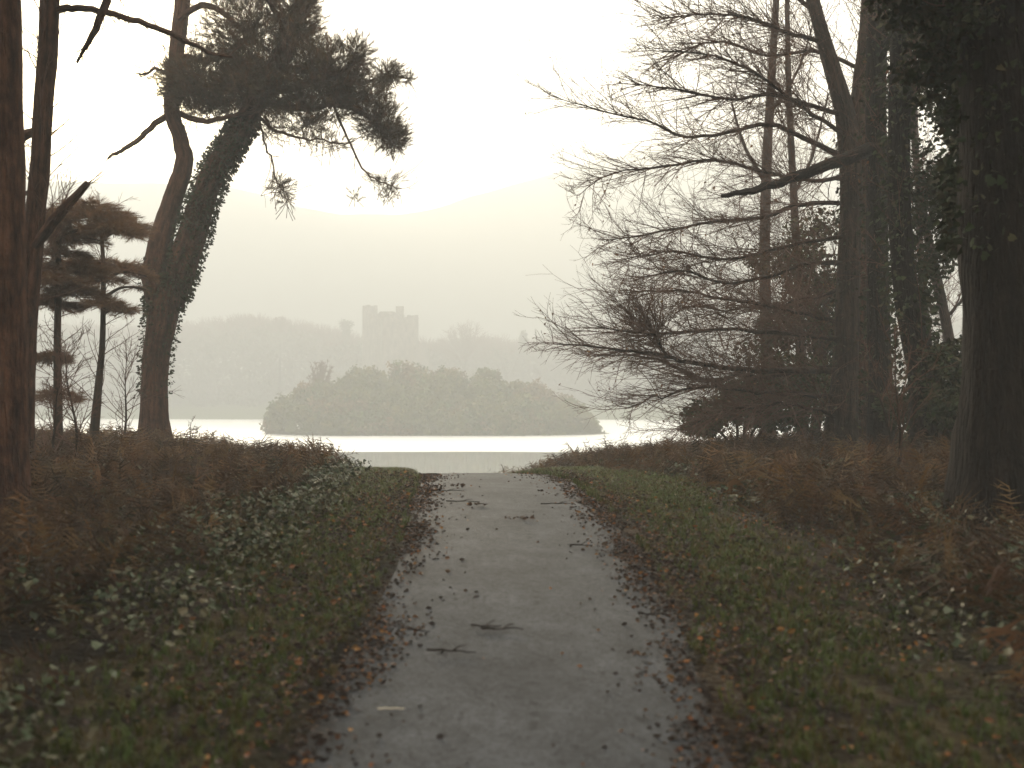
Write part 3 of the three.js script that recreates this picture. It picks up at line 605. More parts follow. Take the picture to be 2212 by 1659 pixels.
trunkTree('old_oak', 'massive dark trunk filling the right edge of the picture', 8.5, [[2210, 1010, 270], [2200, 850, 235], [2196, 650, 225], [2190, 400, 225], [2190, 100, 220], [2186, -300, 200], [2180, -800, 150], [2170, -1300, 90], [2160, -1700, 30]],
  [[[2150, 150, 70], [2060, 0, 52, 8.3], [1960, -150, 36, 8], [1820, -330, 18, 7.6]], [[2180, -250, 70], [2000, -480, 46, 7.6], [1700, -680, 24, 6.4], [1400, -760, 10, 5.4]], [[2190, -400, 60], [2300, -700, 40, 9.5], [2420, -900, 18, 10.6]], [[2180, -600, 50], [2050, -900, 30, 10], [1850, -1080, 14, 11.5]]], 103, [2600, 0.3, 0.95, 0.14],
  { masses: [[2035, 130, 90, 110, 8.9, .7, 1100], [2080, 60, 110, 110, 8.6, .8, 1500], [2010, -40, 110, 80, 8.6, .8, 900], [2110, 230, 60, 110, 8.7, .6, 800], [2085, 400, 42, 90, 8.8, .5, 420], [2080, 500, 30, 50, 8.8, .4, 160], [1960, -160, 130, 80, 8.2, .9, 800], [1760, -420, 200, 120, 7.6, 1.2, 1000], [1500, -720, 300, 120, 6, 1.6, 1600], [2000, -520, 260, 140, 7.4, 1.4, 1400], [2350, -800, 240, 160, 10, 1.6, 900]], stemTwigs: 0, count: 12 });
trunkTree('slim_tree', 'slim pale trunk seen through the beech limbs, farther back', 25, [[1662, 930, 28], [1656, 760, 26], [1652, 560, 24], [1656, 360, 21], [1668, 150, 17], [1680, -60, 13], [1690, -250, 5]], [[[1656, 400, 10], [1610, 320, 7, 25], [1580, 220, 4, 25]], [[1660, 250, 9], [1720, 160, 6, 25.4], [1760, 40, 3, 25.6]]], 104, null, { mat: M.bark, count: 30, stemTwigs: 110, len: 2.1 });
trunkTree('slim_tree', 'thin upright trunk behind the beech, left of its fork', 23, [[1735, 930, 24], [1728, 700, 20], [1716, 450, 17], [1704, 200, 13], [1700, 0, 10], [1696, -180, 4]], [[[1716, 420, 8], [1760, 320, 6, 23], [1790, 200, 3, 23]]], 105, null, { mat: M.bark, count: 30, stemTwigs: 110, len: 2.0 });
trunkTree('slim_tree', 'reddish trunk between the beech and the straight trunk', 19, [[1872, 940, 30], [1868, 760, 27], [1870, 560, 26], [1866, 380, 24], [1874, 150, 20], [1880, -100, 14], [1884, -300, 5]], [], 106, null, { mat: M.pine, stemTwigs: 50 });
trunkTree('slim_tree', 'leaning thin trunk in the bright gap beside the massive trunk', 20, [[2075, 930, 26], [2056, 780, 24], [2036, 660, 22], [2014, 560, 20], [1990, 430, 16], [1970, 250, 12], [1960, 50, 6]], [[[2040, 690, 9], [2080, 640, 6, 20], [2110, 560, 4, 20]]], 107, null, { mat: M.bark, stemTwigs: 60, len: 1.3 });
trunkTree('slim_tree', 'thin straight trunk in the gap right of the ivy-wrapped trunk', 24, [[2040, 930, 20], [2010, 780, 18], [1995, 640, 16], [1985, 480, 13], [1980, 300, 9], [1976, 120, 4]], [], 108, null, { mat: M.bark, stemTwigs: 60, len: 1.6 });
sapling('dark sapling standing in the bracken of the right bank', 1935, 11.5, 330, 0.0, 110, 'saplings on the right bank', 14);
sapling('curved sapling leaning beside the straight dark trunk', 1925, 14, 260, -0.16, 111, 'saplings on the right bank', 12);

// evergreen understorey on the right
function shrub(name, label, px, D, lobes, seed, colours, leaf, group) {
  const R = rng(seed), o = thing(name, label, 'shrub', group, root(px, D)), b = o.position, list = [], st = new MB();
  for (const [lx, ly, hw, hh, d, dep, n] of lobes) {
    const c = at(lx, ly, d), a = hw * d / F, h = hh * d / F;
    const s = smooth([[b.clone().add(V((R() - 0.5) * 0.3, 0, (R() - 0.5) * 0.3)), 0.03], [b.clone().lerp(c, 0.5).add(V((R() - 0.5) * 0.3, 0.2, 0)), 0.022], [c, 0.009]], 10);
    new MB().tube(s.pts, s.rad, 6, 0.1, seed).build('stem', M.bark, o);
    twigs(st, s, R, { count: 14, from: 0.35, len: Math.max(a, h) * 0.9, spread: 0.9, twigs: 5, sub: 1, lift: 0, leaves: 0 });
    for (let k = 0; k < n * 4; k++) {
      const v = rdir(R).multiplyScalar(Math.pow(R(), 0.5)), p = V(c.x + v.x * a, c.y + v.y * h, c.z + v.z * dep);
      if (fbm(p.x * 1.6, p.y * 2.6, p.z * 1.6, 2) < -0.08 && R() < 0.9) continue;
      list.push({ m: placed(p, rdir(R).add(V(v.x, -0.2, v.z)).normalize(), R() * TAU, leaf * (0.6 + 0.8 * R())), c: tint(R, colours[Math.floor(R() * colours.length)], 0.6) });
    }
  }
  st.build('twigs', M.twig, o, 'stuff'); instanced('leaves', LEAF, M.ivy, list, o);
}
const HOLLY = [[0.035, 0.05, 0.018], [0.05, 0.055, 0.02], [0.03, 0.036, 0.016], [0.07, 0.05, 0.025]];
const RUST = [[0.06, 0.05, 0.02], [0.075, 0.042, 0.024], [0.04, 0.045, 0.018], [0.05, 0.032, 0.02]];
shrub('holly_bush', 'low green holly spreading beneath the long beech limbs', 1600, 18, [[1560, 890, 90, 36, 17.6, .8, 900], [1640, 850, 100, 40, 17.8, .9, 1100], [1720, 820, 80, 60, 18.2, .9, 900], [1520, 925, 50, 20, 17.4, .5, 240], [1680, 905, 110, 26, 17.8, .8, 500]], 121, HOLLY, 0.075, 'evergreen shrubs on the right bank');
shrub('holly_bush', 'taller brownish evergreen behind the beech trunk', 1760, 19.5, [[1740, 700, 110, 60, 19.5, 1, 1300], [1790, 620, 100, 70, 19.6, 1, 1100], [1700, 560, 90, 40, 19.5, .9, 600], [1830, 760, 90, 80, 19.8, 1, 1000], [1790, 860, 110, 50, 19.4, .9, 900], [1860, 640, 60, 80, 19.8, .8, 600], [1650, 760, 60, 40, 19.4, .7, 300], [1760, 490, 70, 40, 19.8, .8, 300]], 122, RUST, 0.075, 'evergreen shrubs on the right bank');
shrub('holly_bush', 'dark evergreen bush low between the ivy-wrapped and massive trunks', 2060, 13.5, [[2060, 880, 60, 60, 13.5, .7, 700], [2030, 800, 50, 60, 13.8, .6, 420], [2090, 780, 40, 60, 13.4, .6, 300], [1960, 880, 60, 50, 14.6, .6, 500]], 123, IVY, 0.075, 'evergreen shrubs on the right bank');

// ---------------------------------------------------------------- trees round and behind the camera that shade the path
function shadeTree(label, x, z, h, spread, seed, group) {
  const R = rng(seed), o = thing('yew_tree', label, 'tree', group, V(x, groundY(x, z) - 0.05, z)), b = o.position;
  const t = smooth([[b.clone(), 0.32], [V(b.x + 0.1, b.y + h * 0.3, b.z), 0.26], [V(b.x - 0.1, b.y + h * 0.65, b.z + 0.1), 0.17], [V(b.x, b.y + h, b.z), 0.04]], 24);
  new MB().tube(t.pts, t.rad, 12, 0.12, seed).build('trunk', M.dark, o);
  const list = [];
  for (let k = 0; k < 12; k++) {
    const y = b.y + h * (0.32 + 0.6 * k / 12), w = k * 2.4 + R(), r = spread * (1 - 0.55 * k / 12) * (0.8 + 0.3 * R()), p0 = V(b.x, y, b.z), p1 = V(b.x + Math.cos(w) * r, y + 0.5, b.z + Math.sin(w) * r);
    const l = smooth([[p0, 0.09], [p0.clone().lerp(p1, 0.5).add(V(0, 0.25, 0)), 0.05], [p1, 0.012]], 10);
    new MB().tube(l.pts, l.rad, 6, 0.1, seed + k).build('limb', M.dark, o);
    for (let j = 0; j < 560; j++) { const c = p0.clone().lerp(p1, 0.3 + 0.75 * R()), v = rdir(R).multiplyScalar(Math.pow(R(), 0.4) * r * 0.36); v.y *= 0.55; list.push({ m: placed(c.add(v), rdir(R), R() * TAU, 0.16 * (0.7 + 0.7 * R())), c: tint(R, IVY[Math.floor(R() * 3)], 0.5) }); }
  }
  instanced('foliage', LEAF, M.ivy, list, o, 'stuff', true);
  return o;
}
const GS = 'evergreens closing over the path behind the viewer';
const yews = [shadeTree('dark evergreen left of the path behind the viewer', -4, 2.5, 11, 5.6, 131, GS), shadeTree('dark evergreen right of the path behind the viewer', 4.2, 1.5, 11, 5.6, 132, GS), shadeTree('tall evergreen by the path farther behind the viewer', -2.8, 9, 13, 5.5, 133, GS)];
[['broad evergreen by the path farther behind the viewer', 3.6, 10, 1.1], ['dense evergreen on the left slope beside the viewer', -7.2, -4, 0.85], ['dense evergreen on the right slope beside the viewer', 7.4, -4, 0.85],
  ['evergreen beyond the left edge trunk', -11, -10, 0.8], ['evergreen beyond the massive right trunk', 11, -10, 0.8], ['evergreen deep in the wood to the left', -15, -17, 0.85], ['evergreen deep in the wood to the right', 15.5, -17, 0.85],
  ['evergreen far back on the left of the path', -8.5, 13, 1.15], ['evergreen far back on the right of the path', 9, 14, 1.1], ['evergreen closing the view straight back along the path', 0.8, 19, 1.25],
  ['evergreen well left of the viewer', -11, 4, 1], ['evergreen well right of the viewer', 11.5, 4, 1.05], ['outermost evergreen on the left slope', -16, -4, 1], ['outermost evergreen on the right slope', 16.5, -4, 1]].forEach(([label, x, z, k], i) => {
  const c = yews[i % 3].clone(); c.name = numbered('yew_tree'); c.position.set(x, groundY(x, z) - 0.05, z); c.rotation.y = i * 1.9; c.scale.setScalar(k);
  c.userData = { label, category: 'tree', group: GS }; scene.add(c);
});

// ---------------------------------------------------------------- ground cover
const inBank = (R, side, s0, s1, d0, d1) => { const d = d0 + (d1 - d0) * Math.pow(R(), 0.8), s = lerp(s0, s1, R()), x = pathX(d) + side * (PW + s), z = -d; return { x, z, d, s, y: groundY(x, z) }; };
const FERN = [[0.062, 0.031, 0.012], [0.042, 0.022, 0.010], [0.088, 0.05, 0.018], [0.03, 0.018, 0.009]];
const FR = [frond(1, 0.55), frond(2, 0.8), frond(3, 0.35)];
function bracken(side, label, seed, n) {
  const R = rng(seed), sets = [[], [], []];
  for (let k = 0; k < n; k++) {
    const q = inBank(R, side, 1.2, 12, 3, 26), w = fbm(q.x * 0.45, q.z * 0.45, 7, 2);
    const near = 1.35 - 0.06 * clamp(q.d - 6, 0, 8) + 0.9 * w;
    if (q.s < near || w < -0.28) continue;
    const h = (0.22 + 0.30 * R()) * (0.75 + 0.7 * clamp(w + 0.4)), lean = rdir(R); lean.y = 0.55 + 0.9 * R(); lean.normalize();
    sets[k % 3].push({ m: placed(V(q.x, q.y - 0.03, q.z), lean, R() * TAU, h), c: tint(R, FERN[Math.floor(R() * 4)], 0.6) });
  }
  const o = new THREE.Group(); o.name = numbered('bracken'); tag(o, label, 'bracken', null, 'stuff'); scene.add(o);
  sets.forEach((s, k) => instanced('fronds', FR[k], M.fern, s, o));
}
bracken(-1, 'withered brown bracken covering the left bank', 141, 24000);
bracken(1, 'withered brown bracken covering the right bank', 142, 24000);
const GB = [blades(1, 9), blades(2, 9)];
function grass(side, label, seed, n) {
  const R = rng(seed), sets = [[], []];
  for (let k = 0; k < n; k++) {
    const q = k % 3 ? inBank(R, side, 0.02, 2.6, 2.2, 20) : inBank(R, side, -0.02, 2.2, 10, 20), w = fbm(q.x * 0.8, q.z * 0.8, 17, 3), dens = sstep(-0.03, 0.16, q.s + 0.25 * fbm(q.x * 1.1, q.z * 1.1, 57, 2)) * (1 - 0.9 * sstep(0.55, 1.25, q.s + 0.8 * w));
    if (R() > dens) continue;
    sets[k % 2].push({ m: placed(V(q.x, q.y - 0.01, q.z), V((R() - 0.5) * 0.5, 1, (R() - 0.5) * 0.5).normalize(), R() * TAU, (0.05 + 0.05 * R()) * (1 + 0.06 * clamp(q.d - 9, 0, 9))), c: tint(R, [[0.040, 0.062, 0.007], [0.056, 0.068, 0.008], [0.07, 0.052, 0.012]][Math.floor(R() * 3)], 0.5) });
  }
  const o = new THREE.Group(); o.name = numbered('grass_verge'); tag(o, label, 'grass', null, 'stuff'); scene.add(o);
  sets.forEach((s, k) => instanced('blades', GB[k], M.grass, s, o));
}
grass(-1, 'mossy green grass along the left edge of the path', 151, 36000);
grass(1, 'mossy green grass along the right edge of the path', 152, 36000);
const AUTUMN = [[0.028, 0.018, 0.014], [0.04, 0.024, 0.016], [0.06, 0.032, 0.017], [0.11, 0.048, 0.018], [0.19, 0.09, 0.028], [0.16, 0.06, 0.018]];
function litter(side, label, seed, n) {
  const R = rng(seed), list = [];
  for (let k = 0; k < n; k++) {
    const q = k % 5 < 2 ? inBank(R, side, -0.5, 0.5, 1.8, 19) : inBank(R, side, -0.7, 3.2, 1.8, 20), w = fbm(q.x * 0.9, q.z * 0.9, 27, 3);
    const e0 = 0.22 * fbm(q.x * 0.4, q.d * 0.8, 44 + side, 3), edge = 1.3 * Math.exp(-Math.pow((q.s - 0.0 - e0) / 0.17, 2)) * clamp(0.62 + 2.2 * w, 0.1, 1.2), band = side > 0 ? Math.exp(-Math.pow((q.s - 1.15) / 0.4, 2)) : Math.exp(-Math.pow((q.s - 0.62) / 0.2, 2));
    if (R() > edge + band * clamp(0.55 + 2.4 * w) + 0.13 + (q.s < -0.14 ? -0.118 : 0)) continue;
    let y = q.y + 0.02; if (q.s < 0.06) { const t = clamp(1 + q.s / PW, -1, 1); y = pathY(q.d) + 0.03 * (1 - t * t) - 0.014; } else y += 0.05 * R();
    const n2 = V((R() - 0.5) * 0.9, (R() - 0.5) * 0.45, (R() - 0.5)).normalize(); n2.y *= 0.5; n2.normalize();
    list.push({ m: placed(V(q.x, y, q.z), n2, R() < 0.5 ? Math.PI / 2 * 0.2 * R() : R() * TAU, 0.016 + 0.03 * R() * R() + 0.008 * R()), c: tint(R, AUTUMN[Math.floor(R() * R() * 6)], 0.6) });
  }
  const o = instanced('fallen_leaves', LEAF, M.leaf, list, scene); tag(o, label, 'leaves', null, 'stuff');
}
litter(-1, 'brown and orange fallen leaves along the left path edge', 161, 90000);
litter(1, 'brown and orange fallen leaves along the right path edge', 162, 90000);
function creeping(side, label, seed, n) {
  const R = rng(seed), list = [];
  for (let k = 0; k < n; k++) {
    const q = inBank(R, side, 0.5, side < 0 ? 4 : 5, 2, 19), w = fbm(q.x * 0.7, q.z * 0.7, 37, 3);
    const c = side < 0 ? sstep(0.55, 0.95, q.s + 0.3 * w) * (1 - 0.93 * sstep(1.25, 2.3, q.s + 0.5 * w)) : sstep(1, 1.6, q.s + 0.5 * w) * (1 - sstep(2.6, 5, q.s));
    if (R() > c * clamp(0.45 + 3 * w, 0.04, 1.2)) continue;
    const d = rdir(R); d.y = 0.1 + 0.35 * R(); d.normalize();
    list.push({ m: placed(V(q.x, q.y + 0.04 + 0.16 * R(), q.z), d, R() * TAU, 0.02 + 0.045 * R() * R() + 0.008 * R()), c: tint(R, [[0.022, 0.03, 0.010], [0.027, 0.035, 0.012], [0.036, 0.033, 0.011], [0.045, 0.036, 0.014]][Math.floor(R() * 4)], 0.5) });
  }
  const o = instanced('creeping_ivy', IVYLEAF, M.creeper, list, scene); tag(o, label, 'ivy', null, 'stuff');
}
creeping(-1, 'glossy pale green ivy carpeting the foot of the left bank', 171, 60000);
creeping(1, 'sparse green ivy among leaves on the right bank', 172, 40000);

// twigs and leaf clumps lying on the path
function onPath(px, py) { // where the view ray meets the path surface
  const a = at(px, py, 1).sub(EYE); let d = 2; for (; d < 16; d += 0.01) if (EYE.y + a.y * d < pathY(d) + 0.02) break;
  return V(a.x * d, pathY(d) + 0.02, -d);
}
{
  const R = rng(181), list = [[1085, 1362, .22, 0], [975, 1410, .24, 0.2], [1050, 1355, .16, .1], [1205, 1090, .3, 0], [1255, 1180, .16, 0], [1410, 1330, .16, 0], [1000, 1085, .3, .2], [965, 1062, .3, 0], [900, 1140, .18, 0], [905, 1365, .12, .4]];
  for (const [px, py, l, turn] of list) {
    const p = onPath(px, py), b = new MB(), pts = [];
    for (let k = 0; k <= 6; k++) pts.push(V(p.x + (k / 6 - 0.5) * l, p.y + 0.006 + 0.006 * R(), p.z + (k / 6 - 0.5) * l * turn + 0.02 * (R() - 0.5)));
    b.tube(pts, fall(0.006, 0.0025, 7), 5); b.tube([pts[3], pts[3].clone().add(V(l * 0.15, 0.012, -0.05)), pts[3].clone().add(V(l * 0.28, 0.01, -0.08))], [0.004, 0.003, 0.002], 4);
    const m = b.build('fallen_twig', M.dark, scene); tag(m, 'small dark twig lying on the grey path', 'twig', 'twigs lying on the path');
  }
  const pale = onPath(845, 1535), b = new MB(), pts = []; for (let k = 0; k <= 8; k++) pts.push(V(pale.x + (k / 8 - 0.5) * 0.11, pale.y + 0.006, pale.z + 0.006 * Math.sin(k * 2)));
  tag(b.tube(pts, fall(0.004, 0.002, 9), 5).build('fallen_twig', std([0.4, 0.36, 0.28]), scene), 'pale curled twig on the path near the lower left', 'twig');
  for (const [px, py, w, label] of [[1120, 1122, 0.2, 'dark clump of wet leaves in the middle of the path'], [1035, 1092, 0.14, 'clump of brown leaves left of centre near the path crest'], [985, 1052, 0.14, 'scatter of brown leaves on the path at the crest']]) {
    const p = onPath(px, py), list = [];
    for (let k = 0; k < w * 110; k++) { const a = R() * TAU, r = Math.sqrt(R()) * w / 2; list.push({ m: placed(V(p.x + Math.cos(a) * r, p.y + 0.004 + 0.03 * R() * (1 - r / w * 1.6), p.z + Math.sin(a) * r * 0.8), V(R() - 0.5, 0.25 * R(), R() - 0.5).normalize(), R() * TAU, 0.025 + 0.025 * R()), c: tint(R, [0.045, 0.026, 0.018], 0.5) }); }
    const o = thing('leaf_clump', label, 'leaves', null, p.clone()); instanced('leaves', LEAF, M.leaf, list, o);
  }
}

// ---------------------------------------------------------------- across the water: island, far wood, castle
const CLUMP = (() => { const R = rng(201), b = new MB(); for (let k = 0; k < 26; k++) { const p = rdir(R).multiplyScalar(Math.pow(R(), 0.5)), u = rdir(R).multiplyScalar(0.2 + 0.14 * R()), w = rdir(R).multiplyScalar(0.2 + 0.14 * R()); b.poly([p.clone().sub(u), p.clone().add(w), p.clone().add(u), p.clone().sub(w)]); } return b.geometry(); })();
const BARE = (() => { const R = rng(202), b = new MB(); for (let k = 0; k < 40; k++) { const d = rdir(R); d.y = Math.abs(d.y) + 0.2; d.normalize(); b.tube(wander(V(0, -0.5, 0), d, 1.3 + 0.4 * R(), 4, 0.25, 0.05, R), fall(0.03, 0.012, 5), 3); } return b.geometry(); })();
{ // island
  const prof = k => { const a = [[572, 928], [590, 885], [612, 850], [650, 828], [690, 818], [740, 820], [790, 812], [840, 806], [880, 792], [920, 790], [960, 800], [1010, 815], [1060, 808], [1100, 812], [1150, 828], [1200, 845], [1245, 862], [1275, 890], [1295, 925]]; let j = 0; while (j < a.length - 2 && k > a[j + 1][0]) j++; return lerp(a[j][1], a[j + 1][1], clamp((k - a[j][0]) / (a[j + 1][0] - a[j][0]))); };
  const D = 160, cxp = 935, cx = (cxp - CX) / F * D, A = 24.2, B = 11;
  const g = sheet(lines([[cx - A * 1.5, cx + A * 1.7, 1.2]]), lines([[-D - B * 1.6, -D + B * 1.6, 1.2]]), (x, z) => { const u = (x - cx) / A, v = (z + D) / B, r = Math.hypot(u > 0 ? u * 0.9 : u, v); return LAKE - 1.5 + 2.1 * (1 - sstep(0.75, 1.35, r)); });
  structure('island', g, std([0.06, 0.055, 0.035], { roughness: 1 }), 'low wooded island in the middle of the lake');
  const R = rng(211), list = [];
  for (let k = 0; k < 7000; k++) {
    const v = (R() * 2 - 1), z = -D + v * B * 0.95, u = R() * 2 - 1, w = Math.sqrt(Math.max(0, 1 - v * v * 0.7)), x = cx + u * A * w;
    const px = CX + (x / w * w - cx * 0) / D * F, top = (HORIZON - prof(px)) / F * D + EYE.y, hh = Math.max(0.3, (top - LAKE) * Math.sqrt(Math.max(0.02, 1 - v * v)) * (0.75 + 0.34 * Math.pow(Math.abs(Math.sin(x * 0.52 + 2.2 * fbm(x * 0.1, z * 0.1, 5, 2)) * Math.cos(z * 0.6 + x * 0.13)), 0.7) + 0.5 * fbm(x * 0.16, z * 0.16, 3, 3)));
    const y = LAKE + hh * (R() < 0.55 ? 0.75 + 0.25 * R() : R());
    const s = 0.4 + 0.6 * R();
    list.push({ m: placed(V(x, y - s * 0.5, z), rdir(R), R() * TAU, s), c: tint(R, [[0.08, 0.085, 0.03], [0.1, 0.09, 0.035], [0.06, 0.075, 0.028], [0.12, 0.085, 0.045]][clamp(Math.floor(2 + 5 * fbm(x * 0.12, y * 0.2, z * 0.12, 2) + R() * 1.4 - 0.7), 0, 3)], 0.6) });
  }
  const o = instanced('island_thicket', CLUMP, M.far, list, scene, 'stuff', true); tag(o, 'dense rounded thicket covering the lake island', 'thicket', null, 'stuff');
}
function farTree(name, label, px, d, topPy, halfw, seed, kind, group) {
  const R = rng(seed), b = at(px, 800, d); b.y = groundY(b.x, b.z); if (d < 200) b.y = LAKE + 0.2;
  const top = at(px, topPy, d).y, h = top - b.y, a = halfw * d / F, o = thing(name, label, 'tree', group, b), list = [];
  const t = smooth([[b.clone(), 0.4], [V(b.x, b.y + h * 0.5, b.z), 0.28], [V(b.x + 0.2, top - (kind === 'bare' ? Math.min(h * 0.8, a * (d < 200 ? 3 : 1.25)) : 0), b.z), 0.08]], 10);
  new MB().tube(t.pts, t.rad, 8).build('trunk', M.dark, o);
  if (kind === 'bare') {
    const tw = new MB();
    for (let k = 0; k < 64; k++) {
      const w = R() * TAU, e = R() * 1.3 + 0.1, hgt = Math.min(h * 0.8, a * (d < 200 ? 3 : 1.25)), base = V(b.x, top - hgt, b.z), dv = V(Math.cos(w) * Math.cos(e) * a, Math.sin(e) * hgt, Math.sin(w) * Math.cos(e) * a), dl = dv.length(), dir = dv.normalize();
      const l = wander(base, dir, dl * (0.85 + 0.12 * R()), 6, 0.14, 0.03, R); tw.tube(l, fall(0.16, 0.03, 7), 4);
      for (let j = 0; j < 22; j++) { const q = l[2 + Math.floor(R() * 5)], e2 = dir.clone().add(rdir(R).multiplyScalar(0.8)).normalize(); tw.tube(wander(q, e2, a * (0.12 + 0.18 * R()), 3, 0.2, 0, R), fall(0.06, 0.025, 4), 3); }
    }
    tw.build('crown', M.twig, o);
  } else {
    const n = kind === 'pine' ? 70 : 130;
    for (let k = 0; k < n; k++) {
      const f = kind === 'pine' ? 0.72 + 0.28 * R() : 0.25 + 0.75 * R(), r = kind === 'pine' ? a * Math.sqrt(R()) * (0.6 + 0.4 * Math.sin(f * 20)) : a * (1.05 - f) * 1.3 * Math.sqrt(R()), w = R() * TAU;
      list.push({ m: placed(V(b.x + Math.cos(w) * r, b.y + h * f - 0.5, b.z + Math.sin(w) * r), rdir(R), R() * TAU, 0.7 + 0.5 * R()), c: tint(R, [0.045, 0.055, 0.03], 0.4) });
    }
    instanced('crown', CLUMP, M.far, list, o);
  }
}
farTree('bare_tree', 'round-headed bare tree right of the castle', 1005, 292, 698, 66, 221, 'bare');
farTree('pine_tree', 'lone flat-topped pine just left of the castle', 748, 300, 692, 15, 222, 'pine');
farTree('spruce_tree', 'small pointed conifer between castle and beech twigs', 1131, 296, 716, 16, 223, 'spruce');
farTree('spruce_tree', 'tall pointed conifer behind the beech twig tips', 1405, 300, 655, 22, 224, 'spruce');
farTree('bare_tree', 'bare tree rising above the wood left of the castle', 605, 300, 684, 30, 225, 'bare');
farTree('bare_tree', 'thin bare tree on the island shore below the castle', 692, 166, 772, 30, 226, 'bare');
{ // the wood on the far shore, one mass
  const top = px => { const a = [[-400, 700], [0, 705], [200, 712], [300, 716], [375, 712], [420, 704], [500, 692], [540, 690], [590, 700], [640, 703], [700, 715], [760, 728], [800, 745], [900, 752], [960, 738], [1060, 736], [1120, 748], [1180, 740], [1260, 730], [1350, 715], [1500, 700], [1800, 690], [2400, 690]]; let j = 0; while (j < a.length - 2 && px > a[j + 1][0]) j++; return lerp(a[j][1], a[j + 1][1], clamp((px - a[j][0]) / (a[j + 1][0] - a[j][0]))); };
  const R = rng(231), list = [], bare = [];
  for (let k = 0; k < 12500; k++) {
    const d = 296 + 34 * R(), px = -300 + 2700 * R(), x = (px - CX) / F * d, y0 = groundY(x, -d), yt = at(px, top(px), d).y - (330 - d) * 0.02 + 3.2 * fbm(x * 0.09, d * 0.09, 2, 3);
    if (px > 770 && px < 935 && d < 302) continue;
    const f = R() < 0.5 ? 0.7 + 0.3 * R() : R(), s = 1.1 + 1.2 * R();
    list.push({ m: placed(V(x, lerp(y0, yt, f) - s * 0.7, -d), rdir(R), R() * TAU, s), c: tint(R, [[0.06, 0.055, 0.03], [0.075, 0.065, 0.04], [0.05, 0.055, 0.03]][Math.floor(R() * 3)], 0.4) });
    if (f > 0.93 && R() < 0.5) bare.push({ m: placed(V(x, lerp(y0, yt, f), -d), V(0, 1, 0), R() * TAU, 1.6 + 1.2 * R()), c: col(1, 1, 1) });
  }
  for (let k = 0; k < 1500; k++) {                                 // lower trees in front of the castle
    const d = 266 + 10 * R(), px = 700 + 330 * R(), x = (px - CX) / F * d, y0 = groundY(x, -d), yt = at(px, 806, d).y + 2.4 * fbm(x * 0.17, d * 0.1, 7, 3), s = 0.8 + 0.9 * R();
    list.push({ m: placed(V(x, lerp(y0, yt, Math.sqrt(R())) - s * 0.6, -d), rdir(R), R() * TAU, s), c: tint(R, [0.075, 0.068, 0.035], 0.5) });
  }
  tag(instanced('far_wood', CLUMP, M.far, list, scene, 'stuff', true), 'misty wood along the far shore of the lake', 'wood', null, 'stuff');
  tag(instanced('far_twigs', BARE, M.twig, bare, scene, 'stuff', true), 'bare twig tops of the misty far wood', 'twigs', null, 'stuff');
}
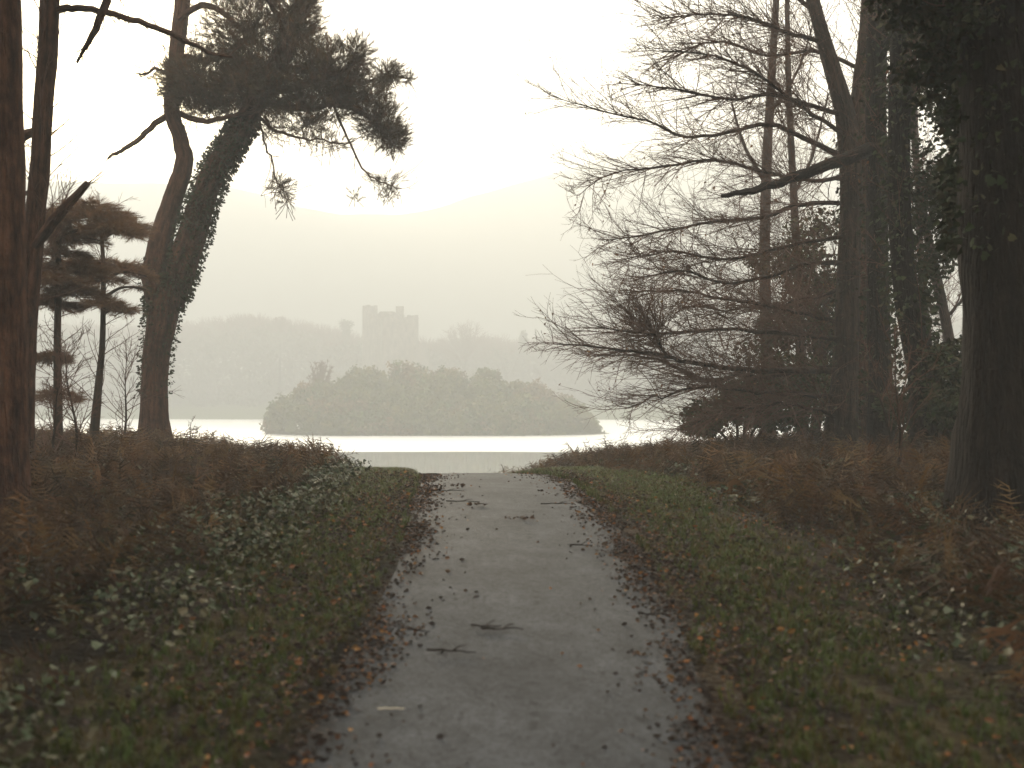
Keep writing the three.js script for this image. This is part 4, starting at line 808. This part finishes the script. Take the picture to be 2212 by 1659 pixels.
{ // castle: a ruined square tower house, seen on its corner
  const D = 285, base = at(843, 800, D); base.y = groundY(base.x, base.z) - 0.3;
  const o = thing('castle', 'ruined square castle tower with broken battlements in the mist', 'castle', null, base);
  const Y = py => at(843, py, D).y - base.y, top = Y(690), W = 10.6, T = 1.2, th = 0.64;
  const kid = (name, w, h, dd, x, y, z, mat = M.stone, parent = o) => { const m = new THREE.Mesh(new THREE.BoxGeometry(w, h, dd), mat); m.name = name; { const p = m.geometry.attributes.position, u = m.geometry.attributes.uv; for (let k = 0; k < p.count; k++) u.setXY(k, p.getX(k) + p.getZ(k) + x + z, p.getY(k) + y); } const c = Math.cos(th), s = Math.sin(th); m.position.set(x * c + z * s, y, -x * s + z * c); m.rotation.y = th; parent.add(m); return m; };
  const half = W / 2, under = (a, b) => { o.updateMatrixWorld(true); a.attach(b); };
  const walls = [kid('wall', W, top, T, 0, top / 2, half - T / 2), kid('wall', W, top, T, 0, top / 2, -half + T / 2)];
  walls.push(kid('wall', T, top - 0.01, W - 2 * T, half - T / 2, top / 2 - 0.005, 0), kid('wall', T, top - 0.01, W - 2 * T, -half + T / 2, top / 2 - 0.005, 0));
  kid('floor', W - 2 * T, 0.4, W - 2 * T, 0, top - 2, 0);
  // corner turrets: west one tallest
  let tur; const turret = (x, z, w, h) => { tur = kid('turret', w, h, w, x, top + h / 2 - 0.003, z); return top + h; };
  const wx = -half + 1.45, wz = -half + 1.45;                      // stands out to the left from here
  let t1 = turret(wx, wz, 2.9, Y(667) - top);
  const merlon = (x, z, y, w = 0.8, h = 0.9) => kid('merlon', w, h, w, x, y + h / 2 - 0.003, z);
  for (const [a, b] of [[-1, -1], [1, -1], [-1, 1], [1, 1]]) under(tur, merlon(wx + a * 1.03, wz + b * 1.03, t1, 0.8, 0.9));
  let t2 = turret(half - 1.1, half - 1.1, 2.2, Y(686) - top);
  for (const [a, b] of [[-1, -1], [1, -1], [1, 1]]) under(tur, merlon(half - 1.1 + a * 0.7, half - 1.1 + b * 0.7, t2, 0.7, 0.6));
  const RC = rng(301); for (const u of [-3.4, -2.0, -0.7, 0.7, 1.9, 3.0]) for (const [x, z, w] of [[u, half - 0.5, 0], [half - 0.5, -u, 2], [-half + 0.5, u, 3], [u, -half + 0.5, 1]]) if (RC() < 0.7) under(walls[w], merlon(x, z, top, 0.7 + 0.3 * RC(), 0.3 + 0.9 * RC()));
  // the gabled cap house and its chimney
  const gable = new THREE.Shape([[-3.4, 0], [3.4, 0], [3.2, 1.0], [1.8, 2.1], [-1.6, 2.1], [-3.0, 0.9]].map(p => new THREE.Vector2(...p)));
  const gm = new THREE.Mesh(new THREE.ExtrudeGeometry(gable, { depth: 4.6, bevelEnabled: false }), M.stone); gm.name = 'cap_house'; gm.rotation.y = -0.1; gm.position.set(-0.3, top - 0.2, -2.3); o.add(gm);
  const ch = new THREE.Mesh(new THREE.BoxGeometry(1.9, 3.4, 1.5), M.stone); ch.name = 'chimney'; ch.position.set(2.5, Y(662) - 1.7, 0.2); o.add(ch);
  // narrow window openings on the two faces towards the lake
  for (const [u, py] of [[-2.4, 705], [1.6, 712], [2.6, 735], [-1.5, 745], [0.6, 765]]) { under(walls[0], kid('window', 0.55, 1.6, 0.06, u, Y(py), half + 0.012, M.hole)); under(walls[3], kid('window', 0.06, 1.6, 0.55, -half - 0.012, Y(py + 6), u, M.hole)); }
  const an = new THREE.Mesh(new THREE.BoxGeometry(5, Y(752), 6), M.stone); an.name = 'annexe'; an.position.set(7.6, Y(752) / 2, -1); o.add(an);
}
scene.traverse(m => { if (m.isMesh) { m.castShadow = true; m.receiveShadow = true; } });
renderer.render(scene, camera);
